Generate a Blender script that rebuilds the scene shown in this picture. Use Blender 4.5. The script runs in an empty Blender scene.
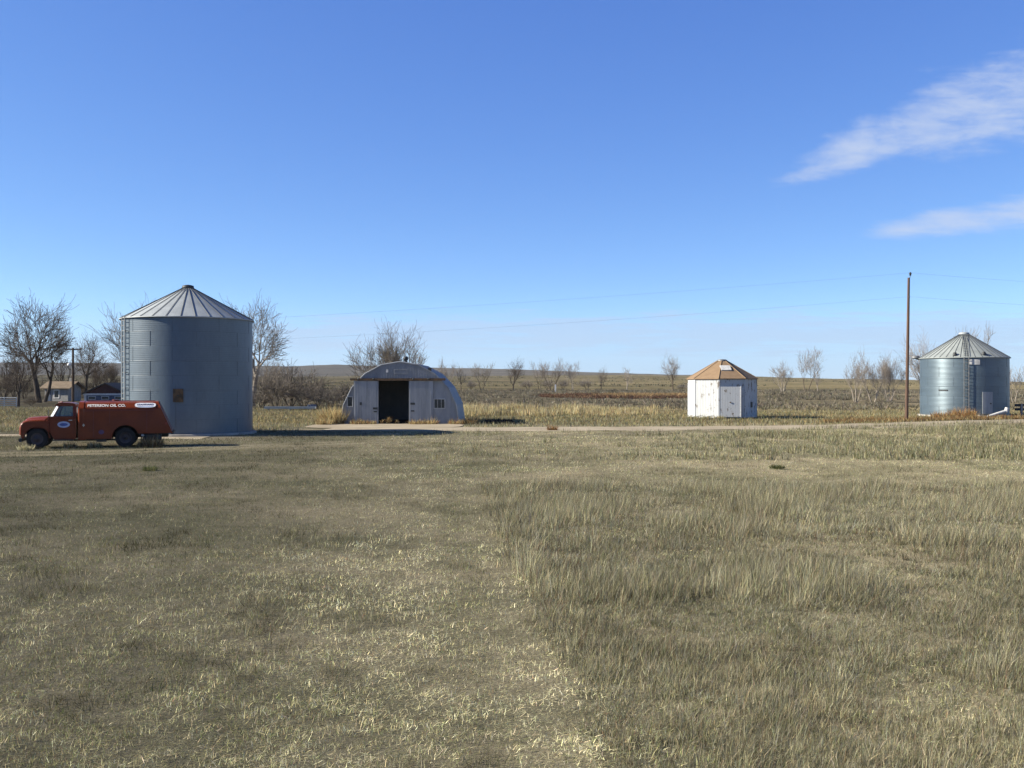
import bpy, math, random
import numpy as np
from mathutils import Vector, Matrix

R = math.radians
PI = math.pi
rng = np.random.default_rng(11)
random.seed(5)
scene = bpy.context.scene
COL = bpy.context.scene.collection
F, H, HY = 1000.0, 3.25, 383.0           # focal length in pixels, eye height, horizon row

SUN_AZ, SUN_EL = 266.0, 29.0             # azimuth clockwise from +Y

# ------------------------------------------------------------------ noise
def _hash(ix, iy, seed):
    n = (ix.astype(np.int64) * 374761393 + iy.astype(np.int64) * 668265263 + seed * 1442695041) & 0x7fffffff
    n = ((n ^ (n >> 13)) * 1274126177) & 0x7fffffff
    n = n ^ (n >> 16)
    return (n & 0xffff) / 65535.0

def vnoise(x, y, seed=0):
    x = np.asarray(x, float); y = np.asarray(y, float)
    ix = np.floor(x); iy = np.floor(y)
    fx = x - ix; fy = y - iy
    fx = fx * fx * (3 - 2 * fx); fy = fy * fy * (3 - 2 * fy)
    a = _hash(ix, iy, seed); b = _hash(ix + 1, iy, seed)
    c = _hash(ix, iy + 1, seed); d = _hash(ix + 1, iy + 1, seed)
    return (a * (1 - fx) + b * fx) * (1 - fy) + (c * (1 - fx) + d * fx) * fy

def fbm(x, y, seed=0, octv=4):
    s = 0; a = .5; t = 0
    for o in range(octv):
        s = s + a * vnoise(x * 2 ** o + 17.3 * o, y * 2 ** o - 9.1 * o, seed + o)
        t += a; a *= .5
    return s / t

def sstep(a, b, x):
    t = np.clip((np.asarray(x, float) - a) / (b - a), 0, 1)
    return t * t * (3 - 2 * t)

# ------------------------------------------------------------------ terrain
def terrain(X, Y):
    X = np.asarray(X, float); Y = np.asarray(Y, float)
    Yc = np.maximum(Y, 1.0)
    D = np.sqrt(X * X + Y * Y)
    px = np.clip(X / Yc * F + 512, -700, 1700)
    Fs = np.interp(px, [-700, 0, 120, 300, 510, 640, 760, 860, 1024, 1700], [376, 375, 375.5, 376.5, 375.5, 375.0, 376.8, 379.2, 382.2, 383])
    Rs = np.interp(px, [-700, 0, 120, 300, 335, 372, 450, 510, 620, 700, 780, 860, 1024, 1700],
                   [364, 363, 363.5, 366.2, 364.9, 366.6, 368.4, 369.8, 373.8, 375.2, 377.5, 379.3, 382.3, 383])
    def zz(yi, dist): return H - (yi - HY) * dist / F
    z170 = zz(399, 170.); z300 = zz(390, 300.); z600 = zz(384.5, 600.)
    zf = zz(Fs, 1200.); zr = zz(Rs, 3000.)
    Ys = np.where(Y > 0, Y, 0)
    z = np.zeros_like(Ys)
    def seg(y0, y1, a, b, smooth=False):
        t = np.clip((Ys - y0) / (y1 - y0), 0, 1)
        if smooth: t = t * t * (3 - 2 * t)
        m = (Ys > y0)
        return m, a + (b - a) * t
    for (y0, y1, a, b, sm) in ((112, 170, 0, z170, False), (170, 300, z170, z300, False), (300, 600, z300, z600, False),
                               (600, 1200, z600, zf, False), (1200, 1700, zf, zf * .8, True), (1700, 3000, zf * .8, zr, True),
                               (3000, 4200, zr, zr * .55, True)):
        m, v = seg(y0, y1, a, b, sm)
        z = np.where(m, v, z)
    return z

def tz(x, y): return float(terrain(np.array([x]), np.array([y]))[0])

def gp(px, Y, py=None):
    """ground point on the ray of column px at depth Y"""
    X = (px - 512) / F * Y
    return Vector((X, Y, tz(X, Y)))

# ------------------------------------------------------------------ objects, tags
def tag(o, label=None, cat=None, group=None, kind=None):
    if label: o['label'] = label
    if cat: o['category'] = cat
    if group: o['group'] = group
    if kind: o['kind'] = kind
    return o

def empty(name, loc, rz=0.0, label=None, cat=None, group=None):
    o = bpy.data.objects.new(name, None)
    o.empty_display_size = .2
    COL.objects.link(o)
    o.location = loc; o.rotation_euler = (0, 0, rz)
    return tag(o, label, cat, group)

class MB:
    def __init__(self):
        self.v = []; self.f = []; self.s = []
    def add(self, verts, faces, smooth=False):
        b = len(self.v)
        self.v.extend([tuple(p) for p in verts])
        self.f.extend([tuple(i + b for i in q) for q in faces])
        self.s.extend([smooth] * len(faces))
    def box(self, c, size, rot=None):
        sx, sy, sz = [k / 2 for k in size]
        vs = [Vector((x, y, z)) for x in (-sx, sx) for y in (-sy, sy) for z in (-sz, sz)]
        if rot is not None: vs = [rot @ p for p in vs]
        c = Vector(c)
        self.add([p + c for p in vs], [(0, 1, 3, 2), (4, 6, 7, 5), (0, 4, 5, 1), (2, 3, 7, 6), (0, 2, 6, 4), (1, 5, 7, 3)])
    def prism(self, prof, a, b, fn, smooth=False):
        """prof: 2D loop, extruded from a to b; fn(u, v, w) -> point"""
        n = len(prof)
        vs = [fn(u, v, a) for u, v in prof] + [fn(u, v, b) for u, v in prof]
        fs = [tuple(range(n)), tuple(range(2 * n - 1, n - 1, -1))]
        self.add(vs, fs)
        self.add(vs, [(i, i + n, (i + 1) % n + n, (i + 1) % n) for i in range(n)], smooth)
    def tube(self, pts, rad, sides=6, caps=True, smooth=True):
        pts = [Vector(p) for p in pts]; n = len(pts)
        if not hasattr(rad, '__len__'): rad = [rad] * n
        ring = []; ref = None
        for i in range(n):
            d = (pts[min(i + 1, n - 1)] - pts[max(i - 1, 0)])
            if d.length < 1e-9: d = Vector((0, 0, 1))
            d.normalize()
            if ref is None or abs(d.dot(ref)) > .98:
                ref = Vector((0, 0, 1)) if abs(d.z) < .9 else Vector((1, 0, 0))
            u = d.cross(ref).normalized(); w = d.cross(u)
            for k in range(sides):
                a = 2 * PI * k / sides
                ring.append(pts[i] + (u * math.cos(a) + w * math.sin(a)) * rad[i])
        fs = [(i * sides + k, i * sides + (k + 1) % sides, (i + 1) * sides + (k + 1) % sides, (i + 1) * sides + k)
              for i in range(n - 1) for k in range(sides)]
        self.add(ring, fs, smooth)
        if caps:
            self.add(ring[:sides], [tuple(range(sides))]); self.add(ring[-sides:], [tuple(range(sides - 1, -1, -1))])
    def lathe(self, prof, segs=32, origin=(0, 0, 0), axis='Z', smooth=True, a0=0.0, a1=2 * PI):
        full = abs(a1 - a0 - 2 * PI) < 1e-6
        m = segs if full else segs + 1
        o = Vector(origin); vs = []
        for r, h in prof:
            for k in range(m):
                a = a0 + (a1 - a0) * k / segs
                x, y = r * math.cos(a), r * math.sin(a)
                p = Vector((x, y, h)) if axis == 'Z' else (Vector((x, h, y)) if axis == 'Y' else Vector((h, x, y)))
                vs.append(o + p)
        fs = []
        for i in range(len(prof) - 1):
            for k in range(segs):
                k2 = (k + 1) % m
                fs.append((i * m + k, i * m + k2, (i + 1) * m + k2, (i + 1) * m + k))
        self.add(vs, fs, smooth)
    def build(self, name, mat, parent=None, bevel=0, loc=None):
        me = bpy.data.meshes.new(name)
        me.from_pydata(self.v, [], self.f)
        me.polygons.foreach_set('use_smooth', self.s)
        me.update()
        o = bpy.data.objects.new(name, me)
        COL.objects.link(o)
        if mat: me.materials.append(mat)
        if parent: o.parent = parent
        if loc is not None: o.location = loc
        if bevel:
            m = o.modifiers.new('bevel', 'BEVEL'); m.width = bevel; m.segments = 2; m.limit_method = 'ANGLE'; m.angle_limit = R(40)
        return o

def np_mesh(name, verts, loops, starts, totals, cols=None, smooth=False):
    me = bpy.data.meshes.new(name)
    me.vertices.add(len(verts)); me.vertices.foreach_set('co', np.ascontiguousarray(verts, np.float32).ravel())
    me.loops.add(len(loops)); me.loops.foreach_set('vertex_index', np.ascontiguousarray(loops, np.int32))
    me.polygons.add(len(starts)); me.polygons.foreach_set('loop_start', np.ascontiguousarray(starts, np.int32))
    if smooth: me.polygons.foreach_set('use_smooth', np.ones(len(starts), bool))
    if cols is not None:
        at = me.color_attributes.new('tint', 'FLOAT_COLOR', 'POINT')
        at.data.foreach_set('color', np.ascontiguousarray(cols, np.float32).ravel())
    me.update(calc_edges=True)
    return me

# ------------------------------------------------------------------ materials
def new_mat(name):
    m = bpy.data.materials.new(name); m.use_nodes = True
    nt = m.node_tree; nt.nodes.clear()
    out = nt.nodes.new('ShaderNodeOutputMaterial')
    return m, nt, out

def N(nt, t, **kw):
    n = nt.nodes.new(t)
    for k, v in kw.items():
        if k == 'inp':
            for a, b in v.items():
                if hasattr(b, 'is_output'): nt.links.new(b, n.inputs[a])
                else: n.inputs[a].default_value = b
        else: setattr(n, k, v)
    return n

def mixc(nt, fac, a, b, mode='MIX'):
    n = nt.nodes.new('ShaderNodeMix'); n.data_type = 'RGBA'; n.blend_type = mode
    for idx, v in ((0, fac), (6, a), (7, b)):
        if hasattr(v, 'is_output'): nt.links.new(v, n.inputs[idx])
        else: n.inputs[idx].default_value = v if idx == 0 else (*v[:3], 1)
    return n.outputs[2]

def math_(nt, op, a, b=None, c=None, clamp=False):
    n = nt.nodes.new('ShaderNodeMath'); n.operation = op; n.use_clamp = clamp
    for i, v in enumerate((a, b, c)):
        if v is None: continue
        if hasattr(v, 'is_output'): nt.links.new(v, n.inputs[i])
        else: n.inputs[i].default_value = v
    return n.outputs[0]

def ramp(nt, fac, a, b, lo=0., hi=1.):
    n = nt.nodes.new('ShaderNodeMapRange'); n.interpolation_type = 'SMOOTHSTEP'
    nt.links.new(fac, n.inputs[0])
    n.inputs[1].default_value = a; n.inputs[2].default_value = b; n.inputs[3].default_value = lo; n.inputs[4].default_value = hi
    return n.outputs[0]

def noise(nt, vec, scale, detail=4, rough=.55, stretch=None, dist=0.):
    if stretch:
        mp = nt.nodes.new('ShaderNodeMapping'); mp.inputs['Scale'].default_value = stretch
        nt.links.new(vec, mp.inputs[0]); vec = mp.outputs[0]
    n = nt.nodes.new('ShaderNodeTexNoise'); n.inputs['Scale'].default_value = scale
    n.inputs['Detail'].default_value = detail; n.inputs['Roughness'].default_value = rough; n.inputs['Distortion'].default_value = dist
    nt.links.new(vec, n.inputs['Vector'])
    return n.outputs['Fac']

def mat(name, col, rough=.7, metal=0., col2=None, scale=3., amt=(.35, .65), stretch=None, bump=0., bscale=30., spec=.4, coat=0.):
    m, nt, out = new_mat(name)
    b = N(nt, 'ShaderNodeBsdfPrincipled')
    tc = N(nt, 'ShaderNodeTexCoord').outputs['Object']
    c2 = col2 if col2 else tuple(k * .72 for k in col)
    f = ramp(nt, noise(nt, tc, scale, 5, .6, stretch), amt[0], amt[1])
    c = mixc(nt, f, c2, col)
    f2 = noise(nt, tc, scale * 7, 3, .6, stretch)
    c = mixc(nt, .35, c, mixc(nt, f2, (.45, .45, .45), (1.3, 1.3, 1.3)), 'MULTIPLY')
    nt.links.new(c, b.inputs['Base Color'])
    b.inputs['Roughness'].default_value = rough; b.inputs['Metallic'].default_value = metal
    b.inputs['Specular IOR Level'].default_value = spec
    b.inputs['Coat Weight'].default_value = coat
    if bump:
        bn = N(nt, 'ShaderNodeBump', inp={'Strength': bump, 'Distance': .02, 'Height': noise(nt, tc, bscale, 3, .6, stretch)})
        nt.links.new(bn.outputs[0], b.inputs['Normal'])
    nt.links.new(b.outputs[0], out.inputs[0])
    return m

def blade_mat(name, rough=.8, trans=.3, mul=1.0):
    m, nt, out = new_mat(name)
    at = N(nt, 'ShaderNodeAttribute', attribute_name='tint')
    c = at.outputs['Color']
    if mul != 1.0: c = mixc(nt, 1., c, (mul, mul, mul), 'MULTIPLY')
    d = N(nt, 'ShaderNodeBsdfDiffuse', inp={'Color': c})
    t = N(nt, 'ShaderNodeBsdfTranslucent', inp={'Color': c})
    mx = N(nt, 'ShaderNodeMixShader', inp={0: trans, 1: d.outputs[0], 2: t.outputs[0]})
    nt.links.new(mx.outputs[0], out.inputs[0])
    return m

def glass_mat(name, tint=(.6, .7, .68), pale_film=.1, reflect=.25):
    m, nt, out = new_mat(name)
    t = N(nt, 'ShaderNodeBsdfTransparent', inp={'Color': (*tint, 1)})
    g = N(nt, 'ShaderNodeBsdfGlossy', inp={'Color': (.9, .9, .9, 1), 'Roughness': .05})
    d = N(nt, 'ShaderNodeBsdfDiffuse', inp={'Color': (.7, .72, .7, 1)})
    fr = N(nt, 'ShaderNodeFresnel', inp={'IOR': 1.5})
    f = math_(nt, 'MULTIPLY', fr.outputs[0], .6 + reflect, clamp=True)
    a = N(nt, 'ShaderNodeMixShader', inp={0: f, 1: t.outputs[0], 2: g.outputs[0]})
    b = N(nt, 'ShaderNodeMixShader', inp={0: pale_film, 1: a.outputs[0], 2: d.outputs[0]})
    nt.links.new(b.outputs[0], out.inputs[0])
    return m

M = {}
M['galv'] = mat('weathered_zinc', (.086, .122, .160), .46, .20, (.070, .101, .134), .9, (.3, .7), (1, 1, .35), spec=.7)
M['galv_bright'] = mat('bright_zinc', (.112, .155, .190), .42, .42, (.090, .126, .156), .9, (.3, .7), (.2, .2, 1.2), spec=.6)
M['galv_roof_dull'] = mat('dull_roof_zinc', (.27, .30, .30), .6, .05, (.22, .245, .245), 1.2, (.3, .7))
M['galv_roof'] = mat('roof_zinc', (.33, .365, .385), .6, .05, (.27, .30, .32), 1.2, (.3, .7))
M['rib'] = mat('roof_rib_zinc', (.085, .095, .105), .6, .2)
M['dark_steel'] = mat('dark_steel', (.05, .055, .06), .6, .5)
M['grey_steel'] = mat('grey_steel', (.22, .23, .24), .55, .5)
M['rust'] = mat('rusty_steel', (.14, .085, .045), .8, .2, (.06, .045, .03), 4)
M['concrete'] = mat('concrete', (.38, .36, .32), .9, 0, (.27, .25, .22), 1.5, bump=.3)
M['sheet'] = mat('corrugated_sheet', (.30, .32, .345), .55, .1, (.21, .228, .25), 1.1, (.3, .7), (1, 1, .3))
M['sheet_dark'] = mat('old_corrugated_sheet', (.255, .275, .30), .6, .1, (.19, .208, .232), 1.4, (.3, .7), (1, 1, .5))
M['sheet_door'] = mat('door_sheet', (.315, .338, .365), .55, .1, (.22, .24, .265), 1.6, (.3, .7), (1.6, 1, .2))
M['wood_and_shade'] = mat('dark_wood_and_shade', (.07, .045, .03), .9)  # dark wood, also the shade colour inside the arched shed
M['pole_wood'] = mat('pole_wood', (.13, .075, .05), .9, 0, (.07, .045, .035), 5, (.3, .7), (1, 1, .08))
M['black'] = mat('near_black_inside', (.012, .012, .012), .9)  # even near-black, for the boxes filling the wheel arches
M['dim_glass'] = mat('dim_window_glass', (.02, .025, .03), .15, 0, spec=.6)
M['paint_red'] = mat('faded_red_paint', (.175, .034, .009), .34, 0, (.135, .026, .008), 1.6, (.3, .7), spec=.22)
M['paint_red_dark'] = mat('red_primer', (.16, .025, .014), .5)
M['tyre'] = mat('tyre_rubber', (.018, .018, .019), .9)
M['rim'] = mat('wheel_rim', (.06, .05, .055), .5, .3)
M['chrome'] = mat('dull_chrome', (.55, .55, .55), .3, .9)
M['white_paint'] = mat('white_paint', (.78, .78, .76), .6)
M['sign_white'] = mat('sign_white', (.80, .82, .84), .5)
M['sign_blue'] = mat('sign_blue', (.06, .10, .33), .5)
M['sign_navy'] = mat('sign_navy', (.03, .04, .12), .5)
M['letter_white'] = mat('letter_white', (.78, .74, .70), .6)
M['seat'] = mat('vinyl_seat', (.05, .045, .04), .7)
M['lamp_red'] = mat('red_lens', (.25, .02, .02), .3)
M['lamp_clear'] = mat('clear_lens', (.30, .30, .29), .35)
M['shingle'] = mat('tan_shingle', (.235, .162, .098), .9, 0, (.20, .135, .08), 2.5, (.3, .7), bump=.4, bscale=20)
M['trim_tan'] = mat('weathered_fascia', (.22, .15, .09), .9)
M['brown_roof'] = mat('brown_roof', (.17, .13, .09), .9, 0, (.125, .095, .066), 1.5)
M['siding'] = mat('grey_siding', (.26, .26, .26), .8)
M['barn_red'] = mat('dark_barn_red', (.06, .018, .018), .85)
M['barn_roof'] = mat('barn_roof', (.05, .045, .045), .8)
M['pale_trim'] = mat('pale_trim', (.55, .56, .56), .7)
M['blue_dark'] = mat('blue_grey_paint', (.05, .075, .13), .6)
M['pale_metal'] = mat('pale_metal', (.50, .54, .55), .5, .2)
M['gravel'] = None
# peeling white boards
def peel_mat():
    m, nt, out = new_mat('peeling_white_boards')
    b = N(nt, 'ShaderNodeBsdfPrincipled')
    tc = N(nt, 'ShaderNodeTexCoord').outputs['Object']
    peel = noise(nt, tc, 3.2, 6, .7, (1, 1, .45))
    peel = ramp(nt, peel, .565, .63)
    bare = mixc(nt, noise(nt, tc, 6, 4, .6, (1, 1, .1)), (.13, .11, .09), (.24, .215, .19))
    wht = mixc(nt, noise(nt, tc, 1.3, 4, .6, (1, 1, .3)), (.36, .38, .40), (.50, .525, .54))
    c = mixc(nt, peel, wht, bare)
    at = N(nt, 'ShaderNodeAttribute', attribute_name='tint')
    nt.links.new(c, b.inputs['Base Color']); b.inputs['Roughness'].default_value = .8
    nt.links.new(b.outputs[0], out.inputs[0])
    return m
M['boards'] = peel_mat()
def bark(name, a, b_):
    return mat(name, a, .95, 0, b_, 2.5, (.35, .65), (1, 1, .3), spec=.15)
M['bark_dark'] = bark('dark_bark', (.065, .053, .044), (.042, .035, .03))
M['bark_mid'] = bark('brown_bark', (.13, .105, .08), (.085, .07, .055))
M['bark_pale'] = bark('pale_bark', (.34, .30, .25), (.22, .19, .16))
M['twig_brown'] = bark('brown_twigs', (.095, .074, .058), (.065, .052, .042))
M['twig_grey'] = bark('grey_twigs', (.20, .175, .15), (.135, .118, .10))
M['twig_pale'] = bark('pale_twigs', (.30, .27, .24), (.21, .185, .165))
M['blade'] = blade_mat('dry_grass_blades')
M['brush'] = blade_mat('brush_twigs', trans=.15)

# ------------------------------------------------------------------ camera, sun, sky
cam = bpy.data.cameras.new('camera'); cam.sensor_width = 36; cam.sensor_fit = 'HORIZONTAL'
cam.lens = 36 * F / 1024; cam.clip_start = .1; cam.clip_end = 20000
co = bpy.data.objects.new('camera', cam); COL.objects.link(co)
co.location = (0, 0, H); co.rotation_euler = (R(90) - math.atan((384 - HY) / F), 0, 0)
scene.camera = co

sl = bpy.data.lights.new('sun', 'SUN'); sl.energy = 5.0; sl.angle = R(.53); sl.color = (1, .91, .75)
so = bpy.data.objects.new('sun', sl); COL.objects.link(so)
sd = Vector((math.cos(R(SUN_EL)) * math.sin(R(SUN_AZ)), math.cos(R(SUN_EL)) * math.cos(R(SUN_AZ)), math.sin(R(SUN_EL))))
so.rotation_euler = sd.to_track_quat('Z', 'Y').to_euler(); so.location = sd * 100

w = bpy.data.worlds.new('World'); scene.world = w; w.use_nodes = True
nt = w.node_tree; nt.nodes.clear()
wo = N(nt, 'ShaderNodeOutputWorld'); bg = N(nt, 'ShaderNodeBackground')
sky = N(nt, 'ShaderNodeTexSky', sky_type='NISHITA', sun_disc=False, sun_elevation=R(SUN_EL), sun_rotation=R(SUN_AZ),
        altitude=700, air_density=.5, dust_density=0., ozone_density=8.)
tc = N(nt, 'ShaderNodeTexCoord').outputs['Generated']
sp = N(nt, 'ShaderNodeSeparateXYZ', inp={0: tc})
dx, dy, dz = sp.outputs
dyc = math_(nt, 'MAXIMUM', dy, .02)
ca = math_(nt, 'DIVIDE', dx, dyc); ce = math_(nt, 'DIVIDE', dz, dyc)
# coordinates on the cloud layer: tangent of bearing and tangent of height
cvec = N(nt, 'ShaderNodeCombineXYZ', inp={0: ca, 1: ce, 2: 0.}).outputs[0]
def band(a0, e0, a1, e1, w0, w1, seed, scale, stretch, lo, hi, left_fade, rf=(2.2, 3.2)):
    """a streak of cirrus from (a0,e0) to (a1,e1), half width w0..w1"""
    t = math_(nt, 'DIVIDE', math_(nt, 'SUBTRACT', ca, a0), a1 - a0)
    ec = math_(nt, 'ADD', math_(nt, 'MULTIPLY', t, e1 - e0), e0)
    hw = math_(nt, 'MAXIMUM', math_(nt, 'ADD', math_(nt, 'MULTIPLY', t, w1 - w0), w0), .003)
    dd = math_(nt, 'ABSOLUTE', math_(nt, 'DIVIDE', math_(nt, 'SUBTRACT', ce, ec), hw))
    m = ramp(nt, dd, 0.0, 1.7, 1., 0.)
    m = math_(nt, 'MULTIPLY', m, ramp(nt, t, *left_fade))
    m = math_(nt, 'MULTIPLY', m, ramp(nt, t, rf[0], rf[1], 1., 0.))
    ang = math.atan2(e1 - e0, a1 - a0)
    mp = N(nt, 'ShaderNodeMapping', inp={'Vector': cvec, 'Location': (seed, seed * 1.7, 0), 'Rotation': (0, 0, -ang), 'Scale': stretch})
    n = N(nt, 'ShaderNodeTexNoise', inp={'Vector': mp.outputs[0], 'Scale': scale, 'Detail': 8., 'Roughness': .64, 'Distortion': .35})
    mp2 = N(nt, 'ShaderNodeMapping', inp={'Vector': cvec, 'Location': (seed * 2, seed, 0), 'Rotation': (0, 0, -ang - .25), 'Scale': (stretch[0] * .45, stretch[1] * 1.2, 1)})
    n2 = N(nt, 'ShaderNodeTexNoise', inp={'Vector': mp2.outputs[0], 'Scale': scale * 3.2, 'Detail': 6., 'Roughness': .6, 'Distortion': .5})
    nn = math_(nt, 'ADD', math_(nt, 'MULTIPLY', n.outputs[0], .78), math_(nt, 'MULTIPLY', n2.outputs[0], .46))
    v = math_(nt, 'ADD', math_(nt, 'MULTIPLY', m, .56), nn)
    c = ramp(nt, v, lo, hi)
    return math_(nt, 'MULTIPLY', c, ramp(nt, dy, .02, .2))
c1 = band(.265, .213, .488, .284, .012, .056, 3.1, 15, (.8, 1.5, 1), .80, 1.42, (-.2, .35))
c2 = band(.33, .145, .512, .170, .006, .025, 7.7, 19, (.7, 1.8, 1), .80, 1.38, (-.15, .4))
c3 = band(-.30, .048, .40, .050, .028, .034, 1.4, 12, (.9, 9., 1), .95, 1.18, (-.25, .2))
c4 = band(.245, .196, .37, .226, .010, .014, 5.2, 20, (.7, 1.8, 1), .90, 1.40, (-.2, .3), (.7, 1.3))
c5 = band(-.10, .150, .15, .172, .006, .006, 9.2, 22, (.7, 2., 1), 1.1, 1.6, (-.3, .3), (.3, .8))
sc_ = N(nt, 'ShaderNodeSeparateColor', inp={0: sky.outputs[0]})
ch = [math_(nt, 'MULTIPLY', math_(nt, 'POWER', sc_.outputs[i], p), k) for i, (p, k) in enumerate(((1.0, 1.50), (.85, 1.41), (.5, 2.29)))]
col = N(nt, 'ShaderNodeCombineColor', inp={0: ch[0], 1: ch[1], 2: ch[2]}).outputs[0]
col = mixc(nt, 1., col, mixc(nt, ramp(nt, dz, .37, .85), (1, 1, 1), (.42, .42, .42)), 'MULTIPLY')    # unseen upper sky dimmed to weaken the fill on shaded sides
col = mixc(nt, ramp(nt, dz, .0, .085, .66, 0.), col, (1.75, 2.65, 3.95))
for c, k, cc in ((c3, .62, (2.55, 3.3, 4.45)), (c1, .85, (3.0, 3.45, 4.35)), (c2, .75, (3.0, 3.45, 4.4)), (c4, .6, (2.9, 3.35, 4.3)), (c5, .3, (2.8, 3.2, 4.3))):
    col = mixc(nt, math_(nt, 'MULTIPLY', c, k), col, cc)
nt.links.new(col, bg.inputs[0]); bg.inputs[1].default_value = .085
nt.links.new(bg.outputs[0], wo.inputs[0])

vs = scene.view_settings
scene.display_settings.display_device = 'sRGB'
vs.view_transform = 'Standard'; vs.look = 'None'; vs.exposure = 1.24; vs.gamma = 1.0; vs.use_curve_mapping = False
scene.cycles.max_bounces = 6; scene.cycles.diffuse_bounces = 3; scene.cycles.glossy_bounces = 3
scene.cycles.transparent_max_bounces = 8; scene.cycles.caustics_reflective = False; scene.cycles.caustics_refractive = False
scene.cycles.use_denoising = True; scene.cycles.denoiser = 'OPENIMAGEDENOISE'; scene.cycles.denoising_input_passes = 'RGB_ALBEDO_NORMAL'

# ------------------------------------------------------------------ roads as centre lines
ROAD = np.array([(-13.9, 71.3), (-11, 70.9), (-6, 70.6), (0, 70.6), (8, 71.0), (14, 72.0), (22.5, 73.8), (30, 77.5), (37, 82.0), (46, 86.5), (60, 92), (90, 101)])
TRACK = np.array([(-42, 44.8), (-26, 44.6), (-19.2, 46.5), (-13, 51.0), (-7.2, 55.5), (0, 60.0), (7, 64.0), (13, 67.3), (17, 69.8)])
DRIVE = np.array([(-60, 60.0), (-45, 61.5), (-36, 62.3), (-31, 62.6), (-27, 61.2), (-23, 59.3), (-17, 59.4)])
def dist_poly(X, Y, P):
    d = np.full(np.shape(X), 1e9)
    for (x0, y0), (x1, y1) in zip(P[:-1], P[1:]):
        vx, vy = x1 - x0, y1 - y0
        t = np.clip(((X - x0) * vx + (Y - y0) * vy) / (vx * vx + vy * vy), 0, 1)
        d = np.minimum(d, np.hypot(X - x0 - t * vx, Y - y0 - t * vy))
    return d

def boundary(Y):
    b = np.interp(Y, [4, 8.44, 11.7, 16.5, 25.6, 31, 34, 38], [1.05, .74, .58, .13, -.56, -1.05, -1.3, -1.3])
    return b + (fbm(Y * .9, Y * 0 + 3.3, 40, 3) - .5) * .55

BINS = [(-20.9, 64.4, 4.25), (44.7, 99.0, 4.2), (19.9, 93.4, 3.5)]
def solid(X, Y):
    """footprints no plant grows in"""
    m = np.zeros(np.shape(X), bool)
    for x, y, r in BINS: m |= np.hypot(X - x, Y - y) < r + .1
    m |= (np.abs(X + 8.77) < 4.95) & (Y > 78.8) & (Y < 93)
    return m

# ------------------------------------------------------------------ ground
def ground():
    a_front = np.linspace(-38, 38, 330); a_l = np.linspace(-180, -39, 60)[:-1]; a_r = np.linspace(39, 180, 60)[1:-1]
    ang = np.radians(np.concatenate([a_l, a_front, a_r])); na = len(ang)
    rad = np.concatenate([[.01], np.geomspace(2, 4300, 190)]); nr = len(rad)
    A, RR = np.meshgrid(ang, rad)
    X = RR * np.sin(A); Y = RR * np.cos(A)
    Z = terrain(X, Y)
    Z = Z + (fbm(X * .35, Y * .35, 5, 3) - .5) * .10 * sstep(6, 20, RR) * (1 - sstep(38, 48, RR))
    Z = Z + (fbm(X * .02, Y * .02, 8, 3) - .5) * 1.6 * sstep(320, 600, Y) + (fbm(X * .004, Y * .004, 9, 3) - .5) * 7 * sstep(1500, 2600, Y)
    V = np.stack([X, Y, Z], -1).reshape(-1, 3)
    i = np.arange(nr - 1)[:, None] * na; k = np.arange(na)[None, :]; k2 = (k + 1) % na
    q = np.stack([i + k, i + na + k, i + na + k2, i + k2], -1).reshape(-1, 4)
    # broad colour of the soil and its dead cover
    px = X / np.maximum(Y, 1) * F + 512
    def c(r, g, b): return np.array([r, g, b])
    yard = c(.215, .192, .146); litter = c(.21, .185, .12); sage = c(.125, .108, .085); field = c(.138, .118, .080); fieldb = c(.14, .122, .088); ridge = c(.108, .10, .098)
    C = np.ones(X.shape + (3,)) * yard
    def blend(C, col, m): return C * (1 - m[..., None]) + col * m[..., None]
    C = blend(C, c(.14, .118, .07), sstep(76, 84, Y) * 1.0)
    C = blend(C, sage, sstep(105, 130, Y))
    C = blend(C, field, sstep(285, 320, Y))
    C = blend(C, fieldb, sstep(700, 1150, Y) * .6)
    C = blend(C, ridge, sstep(1250, 1500, Y))
    cols = np.concatenate([C.reshape(-1, 3), np.ones((X.size, 1))], 1)
    me = np_mesh('ground', V, q.ravel(), np.arange(len(q)) * 4, None, cols, True)
    m, nt, out = new_mat('prairie_soil')
    b = N(nt, 'ShaderNodeBsdfDiffuse')
    tc = N(nt, 'ShaderNodeTexCoord').outputs['Object']
    c0 = N(nt, 'ShaderNodeAttribute', attribute_name='tint').outputs['Color']
    def mul(c0, fac, lo, hi):
        return mixc(nt, 1., c0, mixc(nt, fac, lo, hi), 'MULTIPLY')
    c1 = mul(c0, ramp(nt, noise(nt, tc, .22, 5, .6), .3, .7), (.72, .76, .70), (1.25, 1.22, 1.18))
    c1 = mul(c1, noise(nt, tc, 2.6, 5, .65), (.55, .55, .52), (1.4, 1.4, 1.4))
    c1 = mul(c1, noise(nt, tc, 25, 4, .7), (.5, .5, .5), (1.5, 1.5, 1.5))
    # wide low patches of the far range
    c1 = mul(c1, ramp(nt, noise(nt, tc, .012, 5, .6, (.35, 1, 1)), .35, .65), (.72, .74, .74), (1.22, 1.2, 1.16))
    c1 = mul(c1, ramp(nt, noise(nt, tc, .07, 4, .7, (.5, 1, 1)), .4, .6), (.80, .82, .8), (1.12, 1.1, 1.08))
    nt.links.new(c1, b.inputs[0]); b.inputs['Roughness'].default_value = 1
    bn = N(nt, 'ShaderNodeBump', inp={'Strength': .6, 'Distance': .04, 'Height': noise(nt, tc, 14, 5, .7)})
    nt.links.new(bn.outputs[0], b.inputs['Normal'])
    nt.links.new(b.outputs[0], out.inputs[0])
    me.materials.append(m)
    o = bpy.data.objects.new('ground', me); COL.objects.link(o)
    tag(o, 'dry prairie ground with mown and unmown grass, rising to far low hills', 'ground', kind='structure')
ground()

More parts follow.
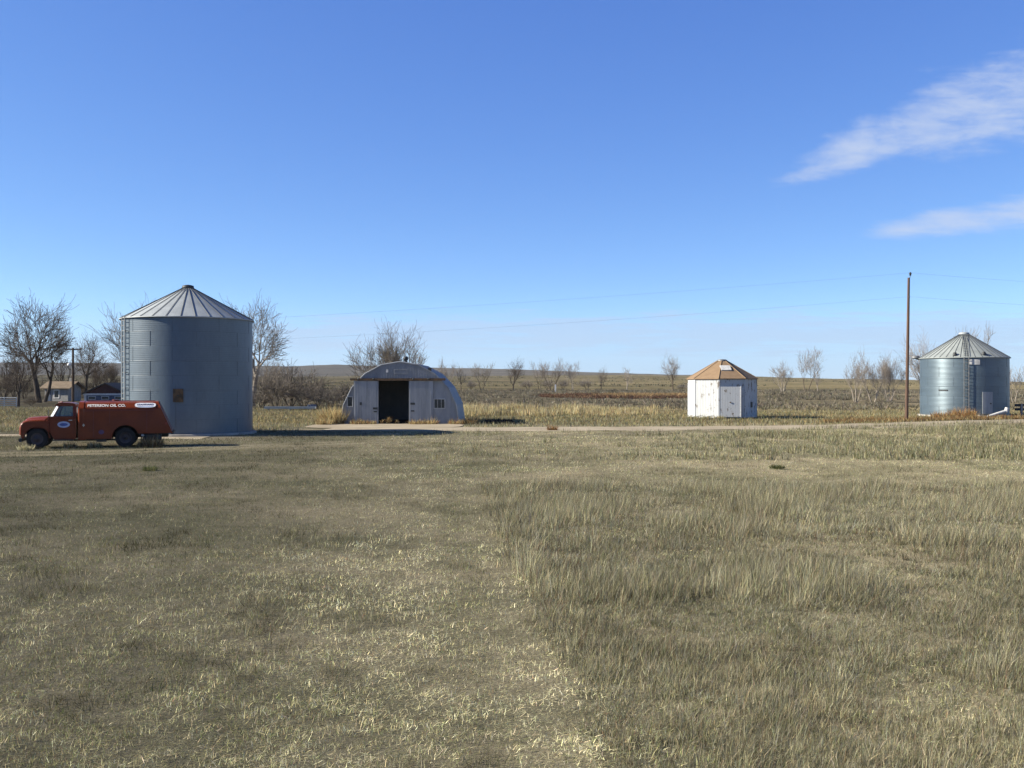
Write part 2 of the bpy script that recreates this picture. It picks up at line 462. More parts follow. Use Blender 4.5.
def dirt_mat(name, a, b_):
    m, nt, out = new_mat(name)
    b = N(nt, 'ShaderNodeBsdfDiffuse')
    tc = N(nt, 'ShaderNodeTexCoord').outputs['Object']
    c = mixc(nt, ramp(nt, noise(nt, tc, .9, 6, .65, (.35, 1, 1)), .32, .68), a, b_)
    c = mixc(nt, 1., c, mixc(nt, noise(nt, tc, 18, 4, .7), (.7, .7, .7), (1.3, 1.3, 1.3)), 'MULTIPLY')
    nt.links.new(c, b.inputs[0]); nt.links.new(b.outputs[0], out.inputs[0])
    return m
M['gravel'] = dirt_mat('pale_gravel', (.245, .212, .162), (.355, .312, .242))
M['track_dirt'] = dirt_mat('track_dirt', (.13, .118, .083), (.19, .172, .125))

def strip(name, P, half, z, mt, seed, label, cat, offset=0.0, wob=.35):
    P = np.array(P, float)
    seg = np.hypot(*np.diff(P, axis=0).T); s = np.concatenate([[0], np.cumsum(seg)])
    t = np.arange(0, s[-1], .35)
    # smooth centre line
    x = np.interp(t, s, P[:, 0]); y = np.interp(t, s, P[:, 1])
    k = np.ones(25) / 25
    xp = np.convolve(np.pad(x, 12, 'edge'), k, 'valid'); yp = np.convolve(np.pad(y, 12, 'edge'), k, 'valid')
    tx = np.gradient(xp); ty = np.gradient(yp); L = np.hypot(tx, ty) + 1e-9
    nx, ny = -ty / L, tx / L
    w1 = half * (1 + (fbm(t * .5, t * 0, seed, 4) - .5) * 2 * wob); w2 = half * (1 + (fbm(t * .5, t * 0 + 9, seed + 3, 4) - .5) * 2 * wob)
    m = MB(); rows = []
    for i in range(len(t)):
        for f in (-1, -.5, 0, .5, 1):
            ww = (w1[i] if f > 0 else w2[i]) * f + offset
            X, Y = xp[i] + nx[i] * ww, yp[i] + ny[i] * ww
            rows.append((X, Y, tz(X, Y) + z - (.03 if abs(f) == 1 else 0)))
    fs = [(i * 5 + j, i * 5 + j + 1, (i + 1) * 5 + j + 1, (i + 1) * 5 + j) for i in range(len(t) - 1) for j in range(4)]
    m.add(rows, fs, True)
    o = m.build(name, mt)
    tag(o, label, cat, kind='structure')
strip('gravel_road', ROAD, 2.9, .04, M['gravel'], 60, 'pale gravel farm road running across behind the grass field', 'road')
strip('dirt_track', TRACK, .75, .03, M['track_dirt'], 70, 'faint dirt wheel track curving past the truck', 'track', .95, .5)
strip('dirt_track', TRACK, .75, .032, M['track_dirt'], 75, 'faint dirt wheel track nearer the field, beside its twin rut', 'track', -.95, .5)
strip('farm_drive', DRIVE, 1.3, .028, M['gravel'], 80, 'pale dirt drive passing behind the red truck', 'road')
# apron before the arched shed
def apron():
    m = MB(); n = 60; pts = []
    for k in range(n):
        a = 2 * PI * k / n
        rr = 1 + (float(fbm(np.array([math.cos(a) * 2]), np.array([math.sin(a) * 2]), 66, 3)[0]) - .5) * .3
        sx = abs(math.cos(a)) ** .6 * math.copysign(1, math.cos(a)); sy = abs(math.sin(a)) ** .7 * math.copysign(1, math.sin(a))
        pts.append((-9.3 + 5.9 * rr * sx, 75.0 + 3.9 * rr * sy, .042))
    m.add(pts, [tuple(range(n))])
    tag(m.build('gravel_apron', M['gravel']), 'pale gravel apron in front of the arched shed', 'apron', kind='structure')
apron()

# ------------------------------------------------------------------ blades
def blade_object(name, P, D, L, W, C, bend, label, cat, mt=None, kind='stuff', face=None, simple=None, parent=None, group=None):
    """P base, D unit direction, L length, W width, C colour, bend: sideways droop (n,3); simple: mask of blades made of one triangle"""
    n = len(P)
    if face is None: face = rng.uniform(0, PI, n)
    S = np.stack([np.cos(face), np.sin(face), np.zeros(n)], -1) * (W / 2)[:, None]
    if simple is None: simple = np.zeros(n, bool)
    tip = P + D * L[:, None] + bend * L[:, None]
    mid = P + D * (L * .55)[:, None] + bend * (L * .22)[:, None]
    c = ~simple
    a = np.stack([P[c] - S[c], P[c] + S[c], mid[c] - S[c] * .75, mid[c] + S[c] * .75, tip[c]], 1).reshape(-1, 3)
    nc = int(c.sum()); ns = n - nc
    b = np.stack([P[simple] - S[simple], P[simple] + S[simple], tip[simple]], 1).reshape(-1, 3)
    V = np.concatenate([a, b])
    base = np.arange(nc)[:, None] * 5
    qd = np.concatenate([base + 0, base + 1, base + 3, base + 2], 1)
    tr = np.concatenate([base + 2, base + 3, base + 4], 1)
    base2 = nc * 5 + np.arange(ns)[:, None] * 3
    tr2 = np.concatenate([base2, base2 + 1, base2 + 2], 1)
    loops = np.concatenate([qd.ravel(), tr.ravel(), tr2.ravel()])
    starts = np.concatenate([np.arange(nc) * 4, nc * 4 + np.arange(nc + ns) * 3])
    rc = np.concatenate([np.repeat(C[c], 5, 0), np.repeat(C[simple], 3, 0)])
    cols = np.concatenate([rc, np.ones((len(rc), 1))], 1)
    me = np_mesh(name, V, loops, starts, None, cols)
    me.materials.append(mt or M['blade'])
    o = bpy.data.objects.new(name, me); COL.objects.link(o)
    if parent: o.parent = parent
    else: tag(o, label, cat, group, kind)
    return o

STRAW = np.array([.355, .31, .185]); HAY = np.array([.53, .47, .31]); GREEN = np.array([.105, .118, .048]); OLIVE = np.array([.19, .18, .09])
BROWN = np.array([.15, .105, .06]); GREY = np.array([.25, .24, .18]); TAN = np.array([.50, .385, .20]); RUSTY = np.array([.32, .165, .07])

def palette(n, weights, cols, jit=.22):
    cols = [np.array(c) * np.array([.875, .92, .905]) for c in cols]
    w = np.array(weights, float)
    if w.ndim == 1: w = np.repeat(w[None], n, 0)
    w = w / w.sum(1, keepdims=True)
    k = (rng.random(n)[:, None] > np.cumsum(w, 1)).sum(1).clip(0, len(cols) - 1)
    C = np.array(cols)[k]
    return C * np.exp(rng.normal(0, 1, n) * jit)[:, None] * np.exp(rng.normal(0, .05, (n, 3)))

def dirs(n, lean_mean, lean_sd, azim=None):
    th = np.abs(rng.normal(lean_mean, lean_sd, n)).clip(0, 1.5)
    az = rng.uniform(0, 2 * PI, n) if azim is None else azim
    return np.stack([np.sin(th) * np.cos(az), np.sin(th) * np.sin(az), np.cos(th)], -1)

def scatter(n, y0, y1, p, half=.58, pad=2.5):
    """points on the ground thinning out with distance: count per metre of depth ~ Y**(1-p)"""
    u = rng.random(n)
    e = 2 - p
    Y = (y0 ** e + u * (y1 ** e - y0 ** e)) ** (1 / e)
    X = rng.uniform(-1, 1, n) * (half * Y + pad)
    return X, Y

def near_grass():
    # --- mown part: short stubble and flat litter
    X, Y = scatter(800000, 6.5, 74, 2.03)
    b = boundary(Y)
    tallA = (X > b) & (Y < 33.5 + (fbm(X * .35, X * 0, 21, 3) - .5) * 4)
    road = dist_poly(X, Y, ROAD); trk = np.abs(dist_poly(X, Y, TRACK) - .95); drv = dist_poly(X, Y, DRIVE)
    ry0 = np.interp(X, ROAD[:, 0], ROAD[:, 1])
    keep = (~tallA | (rng.random(len(X)) < .6)) & (road > 2.7 + rng.normal(0, .35, len(X)) + .8 * (Y < ry0)) & ((trk > .5) | (rng.random(len(X)) < .35)) & (drv > 1.1) & ~solid(X, Y)
    keep &= ~((np.abs(X + 9.3) < 5.8) & (np.abs(Y - 75) < 3.7))
    X, Y, b = X[keep], Y[keep], b[keep]; n = len(X)
    g = fbm(X * .28, Y * .28, 31, 4); h = fbm(X * 1.3, Y * 1.3, 33, 4); swath = fbm((b - X) * 1.15, Y * .045, 35, 3)
    lit = sstep(.40, .62, .55 * h + .45 * swath)                       # patches of raked hay
    dist_b = b - X
    edge = np.exp(-((dist_b - .30) / .42) ** 2) * (Y < 34) + .45 * np.exp(-((dist_b - 1.6) / .5) ** 2) * (Y < 32)
    greenstrip = np.exp(-((dist_b - .95) / .4) ** 2) * (Y > 13) * (Y < 34)
    lit = np.clip(lit * .8 + edge * .8 - greenstrip * .5, 0, 1) * (1 - .6 * sstep(24, 45, Y))
    left = sstep(4, 16, -X)                                             # greener to the west
    grn = np.clip(sstep(1.6 + .08 * Y, 3.4 + .15 * Y, dist_b) * .35 + sstep(.44, .62, g) * .5 + left * .25 + sstep(24, 45, Y) * .22 + greenstrip * .5, 0, 1)
    wts = np.stack([1.0 + lit * .9, .10 + lit * .9 + edge * 1.5, .30 + grn * 1.6 - lit * .1, .95 + grn * .9, .55 - lit * .3, .9 + 0 * lit], 1).clip(.02)
    C = palette(n, wts, [STRAW, HAY * .88, GREEN, OLIVE, BROWN * np.array([1.05, .95, 1.0]), GREY * np.array([1., .97, 1.0])], .36 - .22 * sstep(10, 36, Y))
    lump = fbm(X * 4.2, Y * 7.5, 41, 3); lump2 = fbm(X * 1.5, Y * 2.2, 43, 3)
    C *= ((.60 + .70 * sstep(.22, .75, lump)) * (.62 + .76 * lump2) * (.55 + .9 * fbm(X * .30, Y * .22, 38, 4)) * (1 - .30 * sstep(18, 40, Y) * sstep(1, 10, -X)) * (.66 + .68 * swath) * (1.26 + .16 * edge - (.10 + .30 * sstep(11, 20, Y)) * sstep(1.2 + .06 * Y, 2.8 + .15 * Y, dist_b)))[:, None]
    far = sstep(9, 60, Y)
    flat = rng.random(n) < (.55 + .25 * lit)
    D = dirs(n, .55, .35); az_ = np.where(rng.random(n) < .6, rng.normal(0, .45, n) + PI * (rng.random(n) < .5), rng.uniform(0, 2 * PI, n)); Df = dirs(n, 1.32, .12, az_)
    # raked litter lies mostly across the mower's path
    D[flat] = Df[flat]
    tuft = sstep(.56, .68, fbm(X * 1.1, Y * .9, 39, 4))
    L = rng.uniform(.035, .085, n) * (.6 + .7 * lump) * (1 + tuft * .9) * (1 + far * .7); C[flat] *= .84
    L[flat] = (.03 + .06 * rng.random(flat.sum()) ** 2) * (1 + far[flat] * 1.6)
    W = rng.uniform(.0028, .0062, n) * (1 + (Y - 8) * .06).clip(.8, 4.2)
    P = np.stack([X, Y, terrain(X, Y) + (fbm(X * .35, Y * .35, 5, 3) - .5) * .10 * sstep(6, 20, np.hypot(X, Y)) * (1 - sstep(38, 48, np.hypot(X, Y)))], -1)
    P[:, 2] += .05 * (lump - .4) + .05 * (lump2 - .45)
    P[flat, 2] += rng.uniform(.008, .05, flat.sum()) * (1 + .5 * h[flat])
    C *= (1.30 + 0 * tuft)[:, None]
    C = C * (1 - .55 * tuft[:, None])
    bend = rng.normal(0, .13, (n, 3)); bend[:, 2] = -np.abs(bend[:, 2]) * .5; bend[flat] *= .5; bend[flat, 2] = 0
    blade_object('mown_grass', P, D, L, W, C, bend, 'short mown grass with raked straw litter, left of the tall grass', 'grass', simple=(Y > 22) | flat)

    # --- tall unmown grass: clumps
    nc = 50000
    X, Y = scatter(nc, 6.3, 34, 1.75)
    # jitter of density: bare dark gaps
    b = boundary(Y)
    m = (X > b + rng.normal(0, .09, nc)) & (Y < 33.5 + rng.normal(0, .8, nc) + (fbm(X * .35, X * 0, 21, 3) - .5) * 4)
    gap = fbm(X * .8, Y * .8, 51, 4)
    m &= (rng.random(nc) < .62 + 1.0 * sstep(.34, .52, gap))
    X, Y = X[m], Y[m]; nc = len(X)
    g1 = fbm(X * .45, Y * .45, 53, 4); g2 = fbm(X * 1.7, Y * 1.7, 55, 3)
    hh = (.10 + .25 * sstep(.28, .72, g1) + .16 * (g2 - .4)).clip(.06) * np.exp(rng.normal(0, .30, nc))
    hh *= .78 * (.5 + .5 * sstep(-.12, .25, X - boundary(Y))) * sstep(-.5, 2.5, 33.5 - Y)
    hh *= .56 + .60 * sstep(9.5, 15.5, Y)
    bright = np.exp(rng.normal(0, .26, nc))
    hue = fbm(X * .33, Y * .33, 57, 3)
    k = np.clip(rng.poisson(27, nc), 8, 54)
    i = np.repeat(np.arange(nc), k); n = len(i)
    az = rng.uniform(0, 2 * PI, n); rr = np.abs(rng.normal(0, 1, n)) * (.06 + .005 * Y[i])
    Px = X[i] + rr * np.cos(az); Py = Y[i] + rr * np.sin(az)
    L = hh[i] * rng.uniform(.35, 1.15, n)
    up_ = sstep(.42, .62, g1[i]); D0 = dirs(n, .16, .16, az + rng.normal(0, .9, n)); D1 = dirs(n, .45, .40, az + rng.normal(0, .9, n)); D = np.where((rng.random(n) < up_)[:, None], D0, D1)
    D[:, 0] += .05; 
    lay = rng.random(n) < .42 - .3 * up_
    D[lay] = dirs(int(lay.sum()), .95, .3); L[lay] *= .8
    W = rng.uniform(.0020, .0043, n) * (1 + (Y[i] - 8) * .08).clip(.8, 4.5)
    hu = hue[i]
    low = 1 - sstep(.12, .28, hh[i])
    wts = np.stack([.6 + .9 * up_, .16 + .26 * up_, .35 + .5 * low * (1 - up_), .6 + .2 * low, .5 + .8 * sstep(.45, .6, hu) * (1 - .6 * up_), 1.6 - .3 * up_, .1 + .45 * up_], 1)
    C = palette(n, wts, [STRAW, HAY * .82, GREEN, OLIVE, BROWN * np.array([1.1, 1., 1.05]), GREY * np.array([1.0, .97, 1.0]), TAN * np.array([.78, .82, .95])], .24)
    C *= bright[i][:, None] * ((.88 + .28 * g2[i]) * (.68 + .50 * fbm(X[i] * .55, Y[i] * .55, 58, 4)))[:, None] * np.array([.975, .99, 1.05])
    bend = np.stack([np.cos(az), np.sin(az), np.zeros(n)], -1) * rng.uniform(0, .36, n)[:, None]; bend[:, 0] += .06; bend[:, 2] = -rng.uniform(0, .1, n)
    P = np.stack([Px, Py, terrain(Px, Py) - .01 + (fbm(Px * .35, Py * .35, 5, 3) - .5) * .10 * sstep(6, 20, np.hypot(Px, Py))], -1)
    blade_object('tall_grass', P, D, L, W, C, bend, 'tall dry unmown grass standing in the near right half of the field', 'grass', simple=Y[i] > 24)

    # --- second belt of taller tufts near the road
    nc = 15000
    X, Y = scatter(nc, 42, 84, 1.3)
    px = X / Y * F + 512
    dens = sstep(560, 760, px + (fbm(X * .1, Y * .1, 61, 3) - .5) * 260) * .95 + .10
    rd = dist_poly(X, Y, ROAD)
    ry = np.interp(X, ROAD[:, 0], ROAD[:, 1])
    m = (rng.random(nc) < dens) & (Y < ry - np.where(X > 21, 1.2, 3.6)) & (rd > np.where(X > 21, 1.2, 3.4)) & (np.abs(dist_poly(X, Y, TRACK) - .95) > .6) & (fbm(X * .25, Y * .25, 63, 4) > .40) & ~solid(X, Y) & (px > 430)
    X, Y = X[m], Y[m]; nc = len(X)
    hh = (.22 + .30 * fbm(X * .3, Y * .3, 65, 4)) * rng.uniform(.6, 1.25, nc) * (1 + .35 * sstep(18, 26, X) * sstep(58, 70, Y))
    k = np.clip(rng.poisson(10, nc), 4, 22); i = np.repeat(np.arange(nc), k); n = len(i)
    az = rng.uniform(0, 2 * PI, n); rr = np.abs(rng.normal(0, .2, n))
    Px = X[i] + rr * np.cos(az); Py = Y[i] + rr * np.sin(az)
    L = hh[i] * rng.uniform(.4, 1.1, n); D = dirs(n, .3, .22, az); W = rng.uniform(.02, .036, n)
    C = palette(n, [1.2, .5, .3, .8, .35, .9], [STRAW, HAY, GREEN, OLIVE, BROWN, GREY], .12) * (.62 + .5 * fbm(X * .2, Y * .2, 67, 3))[i][:, None]
    P = np.stack([Px, Py, terrain(Px, Py)], -1)
    blade_object('tall_grass', P, D, L, W, C, np.zeros((n, 3)), 'belt of tall dry grass tufts between the mown strip and the gravel road', 'grass', simple=np.ones(n, bool))

    # --- rough grass beyond the road
    n = 90000
    X, Y = scatter(n, 66, 128, 1.0, .6, 5)
    ry = np.interp(X, ROAD[:, 0], ROAD[:, 1]); rd = dist_poly(X, Y, ROAD)
    m = (rd > 2.7) & (Y > np.where(X < -13.9, 66, ry + 1.5)) & ~solid(X, Y) & ~((np.abs(X + 9.3) < 5.8) & (np.abs(Y - 75) < 3.7))
    m &= dist_poly(X, Y, DRIVE) > 1.2
    X, Y = X[m], Y[m]; n = len(X)
    L = rng.uniform(.10, .36, n) * (.6 + .9 * fbm(X * .15, Y * .15, 71, 4)); D = dirs(n, .4, .25); W = rng.uniform(.035, .06, n)
    q = fbm(X * .09, Y * .2, 73, 4)
    wts = np.stack([1.1 + 0 * q, .3 + 1.6 * sstep(.5, .62, q), .25 * sstep(.55, .4, q) + .1, .6 + 0 * q, .8 + 0 * q, .9 + 0 * q], 1)
    C = palette(n, wts, [STRAW * .85, TAN * .85, GREEN, OLIVE, BROWN, GREY], .13)
    P = np.stack([X, Y, terrain(X, Y)], -1)
    blade_object('rough_grass', P, D, L, W, C, np.zeros((n, 3)), 'rough short grass on the far side of the gravel road', 'grass', simple=np.ones(n, bool))
near_grass()

def clumps(X, Y, hh, rad, k, wts, cols, width, jit=.2, lean=(.5, .35), leanup=False):
    nc = len(X)
    i = np.repeat(np.arange(nc), k); n = len(i)
    az = rng.uniform(0, 2 * PI, n); rr = np.sqrt(rng.random(n)) * rad[i] * .6
    Px = X[i] + rr * np.cos(az); Py = Y[i] + rr * np.sin(az)
    L = hh[i] * rng.uniform(.45, 1.1, n); D = dirs(n, *lean, az + rng.normal(0, .5, n))
    W = width * rng.uniform(.6, 1.4, n)
    C = palette(n, wts, cols, jit) * np.exp(rng.normal(0, .18, nc))[i][:, None]
    P = np.stack([Px, Py, terrain(Px, Py) - .02], -1)
    bend = rng.normal(0, .12, (n, 3))
    return P, D, L, W, C, bend

def brush():
    # sagebrush flat
    nc = 13000
    X, Y = scatter(nc, 104, 305, .9, .60, 8)
    px = X / Y * F + 512
    near_lim = 108 + 14 * fbm(X * .03, Y * 0, 81, 3) + np.where((px > 455) & (px < 660), 10, 0)
    m = (Y > near_lim) & (fbm(X * .06, Y * .06, 83, 4) > .36) & (px > 250) & ~((px > 540) & (px < 700) & (Y > 168) & (Y < 232))
    X, Y = X[m], Y[m]; nc = len(X)
    hh = rng.uniform(.35, .95, nc) * (.7 + .6 * fbm(X * .05, Y * .05, 85, 3))
    p = clumps(X, Y, hh, hh * .9, 16, [1, .7, .4, .3], [np.array([.165, .14, .11]), np.array([.11, .092, .073]), np.array([.22, .20, .16]), np.array([.13, .12, .07])], .085, .22, (.7, .35))
    blade_object('sagebrush', *p[:5], p[5], 'grey brown sagebrush covering the flat before the tree line', 'brush', M['brush'], simple=np.ones(len(p[0]), bool))
    # red-brown weed streak with tan part
    nc = 2600
    Y = rng.uniform(172, 222, nc); px = rng.uniform(535, 692, nc)
    keep = np.abs((px - 625) / 85) ** 2 + ((Y - 197) / 25) ** 2 < 1.1
    keep &= fbm(px * .06, Y * .12, 97, 3) > .36
    px, Y = px[keep], Y[keep]; X = (px - 512) / F * Y; nc = len(X)
    tan = sstep(184, 198, Y) * sstep(585, 615, px)
    hh = rng.uniform(.3, .65, nc)
    i = np.repeat(np.arange(nc), 14)
    w = np.stack([.15 + 1.3 * (1 - tan), .5 * (1 - tan) + .05, .1 + 1.6 * tan, .2 + .6 * tan], 1)[i]
    p = clumps(X, Y, hh, hh * 1.6, 14, w, [np.array([.115, .062, .045]), np.array([.075, .05, .04]), np.array([.31, .215, .115]), np.array([.235, .15, .085])], .12, .18, (.5, .3))
    blade_object('dry_weeds', *p[:5], p[5], 'rust red and tan streak of weeds out on the sagebrush flat', 'weeds', M['brush'], simple=np.ones(len(p[0]), bool))
    # pale tall grass behind the arched shed
    nc = 1000
    px = 462 + 193 * rng.random(nc) ** 1.35; Y = rng.uniform(98, 122, nc) + 3 * np.sin(px * .09); X = (px - 512) / F * Y
    m = (fbm(X * .25, Y * .2, 91, 3) > .44) & ~solid(X, Y)
    X, Y, px = X[m], Y[m], px[m]
    hh = rng.uniform(.4, 1.15, len(X)) * (1 - .35 * sstep(560, 640, px))
    p = clumps(X, Y, hh, hh * .8, 26, [1.4, .7, .5, .35], [TAN, HAY * .95, STRAW * .8, BROWN * 1.3], .06, .18, (.22, .18))
    blade_object('pale_bunchgrass', *p[:5], p[5], 'pale tan bunchgrass band to the right of the arched shed', 'grass', simple=np.ones(len(p[0]), bool))
    # orange weeds along the far verge
    nc = 520
    px = rng.uniform(822, 1100, nc); X0 = (px - 512) / F * 88
    Y = np.interp(X0, ROAD[:, 0], ROAD[:, 1]) + rng.uniform(3.2, 8.5, nc); X = (px - 512) / F * Y
    m = (fbm(X * .3, Y * .3, 93, 3) > .35) & ~solid(X, Y)
    X, Y = X[m], Y[m]
    hh = rng.uniform(.2, .55, len(X))
    p = clumps(X, Y, hh, hh * 1.3, 26, [.7, .7, .8, .8], [RUSTY * .85, RUSTY * .6, TAN * .7, BROWN * 1.1], .055, .2, (.5, .35))
    blade_object('dry_weeds', *p[:5], p[5], 'orange brown weeds along the road verge before the right grain bin', 'weeds', simple=np.ones(len(p[0]), bool))
    # far range: scattered dark low shrubs
    nc = 4200
    X, Y = scatter(nc, 305, 1150, .8, .62, 10)
    m = fbm(X * .012, Y * .006, 95, 4) > .48
    X, Y = X[m], Y[m]
    hh = rng.uniform(.5, 1.5, len(X))
    p = clumps(X, Y, hh, hh * 2.2, 7, [1, .8, .4], [np.array([.085, .085, .05]), np.array([.12, .105, .075]), np.array([.17, .15, .10])], .5, .2, (.9, .3))
    blade_object('range_shrubs', *p[:5], p[5], 'low shrubs scattered over the rising range beyond the trees', 'brush', M['brush'], simple=np.ones(len(p[0]), bool))
brush()

def weed_clump(name, x, y, h, r, n, cols, wts, label, cat='weed', group=None, width=.03, lean=(.45, .35), ball=False):
    az = rng.uniform(0, 2 * PI, n); rr = np.sqrt(rng.random(n)) * r * .7
    Px, Py = rr * np.cos(az), rr * np.sin(az)
    L = h * rng.uniform(.45, 1.05, n) * (1 - .35 * (rr / r))
    D = dirs(n, *lean, az + rng.normal(0, .5, n))
    P = np.stack([Px, Py, np.zeros(n)], -1)
    if ball:
        v = rng.normal(0, 1, (n, 3)); v /= np.linalg.norm(v, axis=1, keepdims=True)
        P = v * r * rng.uniform(.1, .8, n)[:, None] + np.array([0, 0, h * .5]); P[:, 2] = np.maximum(P[:, 2], .01)
        D = v + rng.normal(0, .6, (n, 3)); D /= np.linalg.norm(D, axis=1, keepdims=True); D[:, 2] = np.abs(D[:, 2]) * .8
        L = r * rng.uniform(.35, .7, n)
    C = palette(n, wts, cols, .2)
    o = blade_object(name, P, D, L, np.full(n, width) * rng.uniform(.6, 1.4, n), C, rng.normal(0, .14, (n, 3)), label, cat, kind=None, group=group)
    o.location = (x, y, tz(x, y))
    return o

def at(px, Y):
    p = gp(px, Y); return p.x, p.y
TC = [TAN, RUSTY, STRAW, BROWN]
x, y = at(334, 79.5); weed_clump('dry_weed', x, y, 1.85, 1.6, 1500, [TAN * 1.1, RUSTY, STRAW, BROWN], [1.6, .5, .6, .2], 'tall tan weed clump at the left corner of the arched shed')
x, y = at(325, 77.5); weed_clump('dry_weed', x, y, .8, .9, 400, TC, [1.3, .5, .5, .3], 'low tan weed clump beside the apron, left of the arched shed')
x, y = at(358, 78.3); weed_clump('dry_weed', x, y, .6, .9, 300, TC, [1, .9, .3, .3], 'orange weed clump at the foot of the shed wall under the small window')
x, y = at(370, 78.3); weed_clump('dry_weed', x, y, .5, .7, 220, TC, [1, .9, .3, .3], 'short orange weed clump before the left sliding door')
x, y = at(389, 78.9); weed_clump('tumbleweed', x, y, .62, .38, 420, TC, [1, .9, .5, .2], 'round tan tumbleweed lodged in the dark shed doorway', 'tumbleweed', ball=True, width=.022)
x, y = at(382, 78.8); weed_clump('tumbleweed', x, y, .34, .22, 160, TC, [.8, .9, .3, .5], 'small brown tumbleweed at the left jamb of the shed doorway', 'tumbleweed', ball=True, width=.02)
x, y = at(397, 78.8); weed_clump('tumbleweed', x, y, .36, .22, 160, TC, [1, .6, .5, .2], 'small tan tumbleweed near the middle of the shed doorway', 'tumbleweed', ball=True, width=.02)
x, y = at(416, 78.3); weed_clump('dry_weed', x, y, .55, .8, 260, TC, [1.2, .7, .4, .2], 'tan weed clump before the right sliding door, next to the doorway')
x, y = at(431, 78.3); weed_clump('dry_weed', x, y, .65, .75, 260, TC, [1.2, .7, .4, .2], 'tan weed clump before the outer edge of the right sliding door')
x, y = at(456, 78.6); weed_clump('dry_weed', x, y, .6, .8, 260, TC, [1, .9, .4, .4], 'orange weed clump at the right foot of the arched shed')
x, y = at(470, 79.5); weed_clump('dry_weed', x, y, .8, 1.0, 360, TC, [1, .9, .4, .4], 'orange weed clump between the arched shed and the dark brush heap')
x, y = at(963, 92.5); weed_clump('dry_weed', x, y, 1.25, 1.6, 900, [RUSTY, RUSTY * .6, TAN * .8], [1.2, .5, .6], 'high orange weed mound against the foot of the right grain bin')
x, y = at(943, 92.0); weed_clump('dry_weed', x, y, .9, 1.4, 600, [RUSTY, RUSTY * .6, TAN * .8], [1, .5, .9], 'lower orange weed mound at the left foot of the right grain bin')
for pxw, lab in ((693, 'short straw weeds at the left foot of the white shed'), (706, 'short straw weeds at the foot of the white shed wall'), (719, 'short straw weeds at the near corner of the white shed')):
    x, y = at(pxw, 90.2); weed_clump('dry_weed', x, y, .5, .7, 160, [STRAW, OLIVE, TAN], [1, .7, .5], lab, width=.03)
x, y = at(153, 50.6); weed_clump('dry_weed', x, y, .75, .62, 420, [BROWN, STRAW * .8, RUSTY * .7], [1, .8, .5], 'tangled brown weeds under the tail of the red truck')
x, y = at(144, 50.6); weed_clump('dry_weed', x, y, .55, .35, 200, [BROWN, STRAW * .8, RUSTY * .7], [1, .8, .5], 'small brown weeds just behind the truck rear wheel')
x, y = at(95, 50.3); weed_clump('dry_weed', x, y, .42, .45, 200, [STRAW, HAY, RUSTY * .8], [1, .8, .5], 'straw weeds under the middle of the truck')
x, y = at(70, 50.2); weed_clump('dry_weed', x, y, .35, .4, 160, [STRAW, HAY, RUSTY * .8], [1, .8, .5], 'straw weeds under the truck cab')
x, y = at(26, 48.6); weed_clump('dry_weed', x, y, .35, .5, 240, [HAY, STRAW], [1, 1], 'pale grass tuft in front of the truck front wheel')
x, y = at(498, 81.0); weed_clump('brush_heap', x, y, .5, 1.6, 1100, [np.array([.035, .035, .045]), np.array([.06, .055, .055]), BROWN * .6], [1.3, .8, .4], 'low dark heap of dead brush to the right of the arched shed', 'brush heap', width=.06, lean=(.8, .3))
x, y = at(549, 71.5 + 3); weed_clump('dry_weed', x, y - 6.0, .5, .5, 160, [RUSTY, BROWN], [1, 1], 'single rusty weed on the near edge of the gravel road')
x, y = at(150, 37.0); weed_clump('green_tuft', x, y, .28, .35, 220, [GREEN, OLIVE], [1, .5], 'dark green grass tuft in the mown field below the truck', 'grass tuft', width=.02)
x, y = at(777, 38.0); weed_clump('green_tuft', x, y, .22, .4, 220, [GREEN * .7, OLIVE * .7], [1, .5], 'dark green grass tuft on the bare strip right of the mown field', 'grass tuft', width=.02)

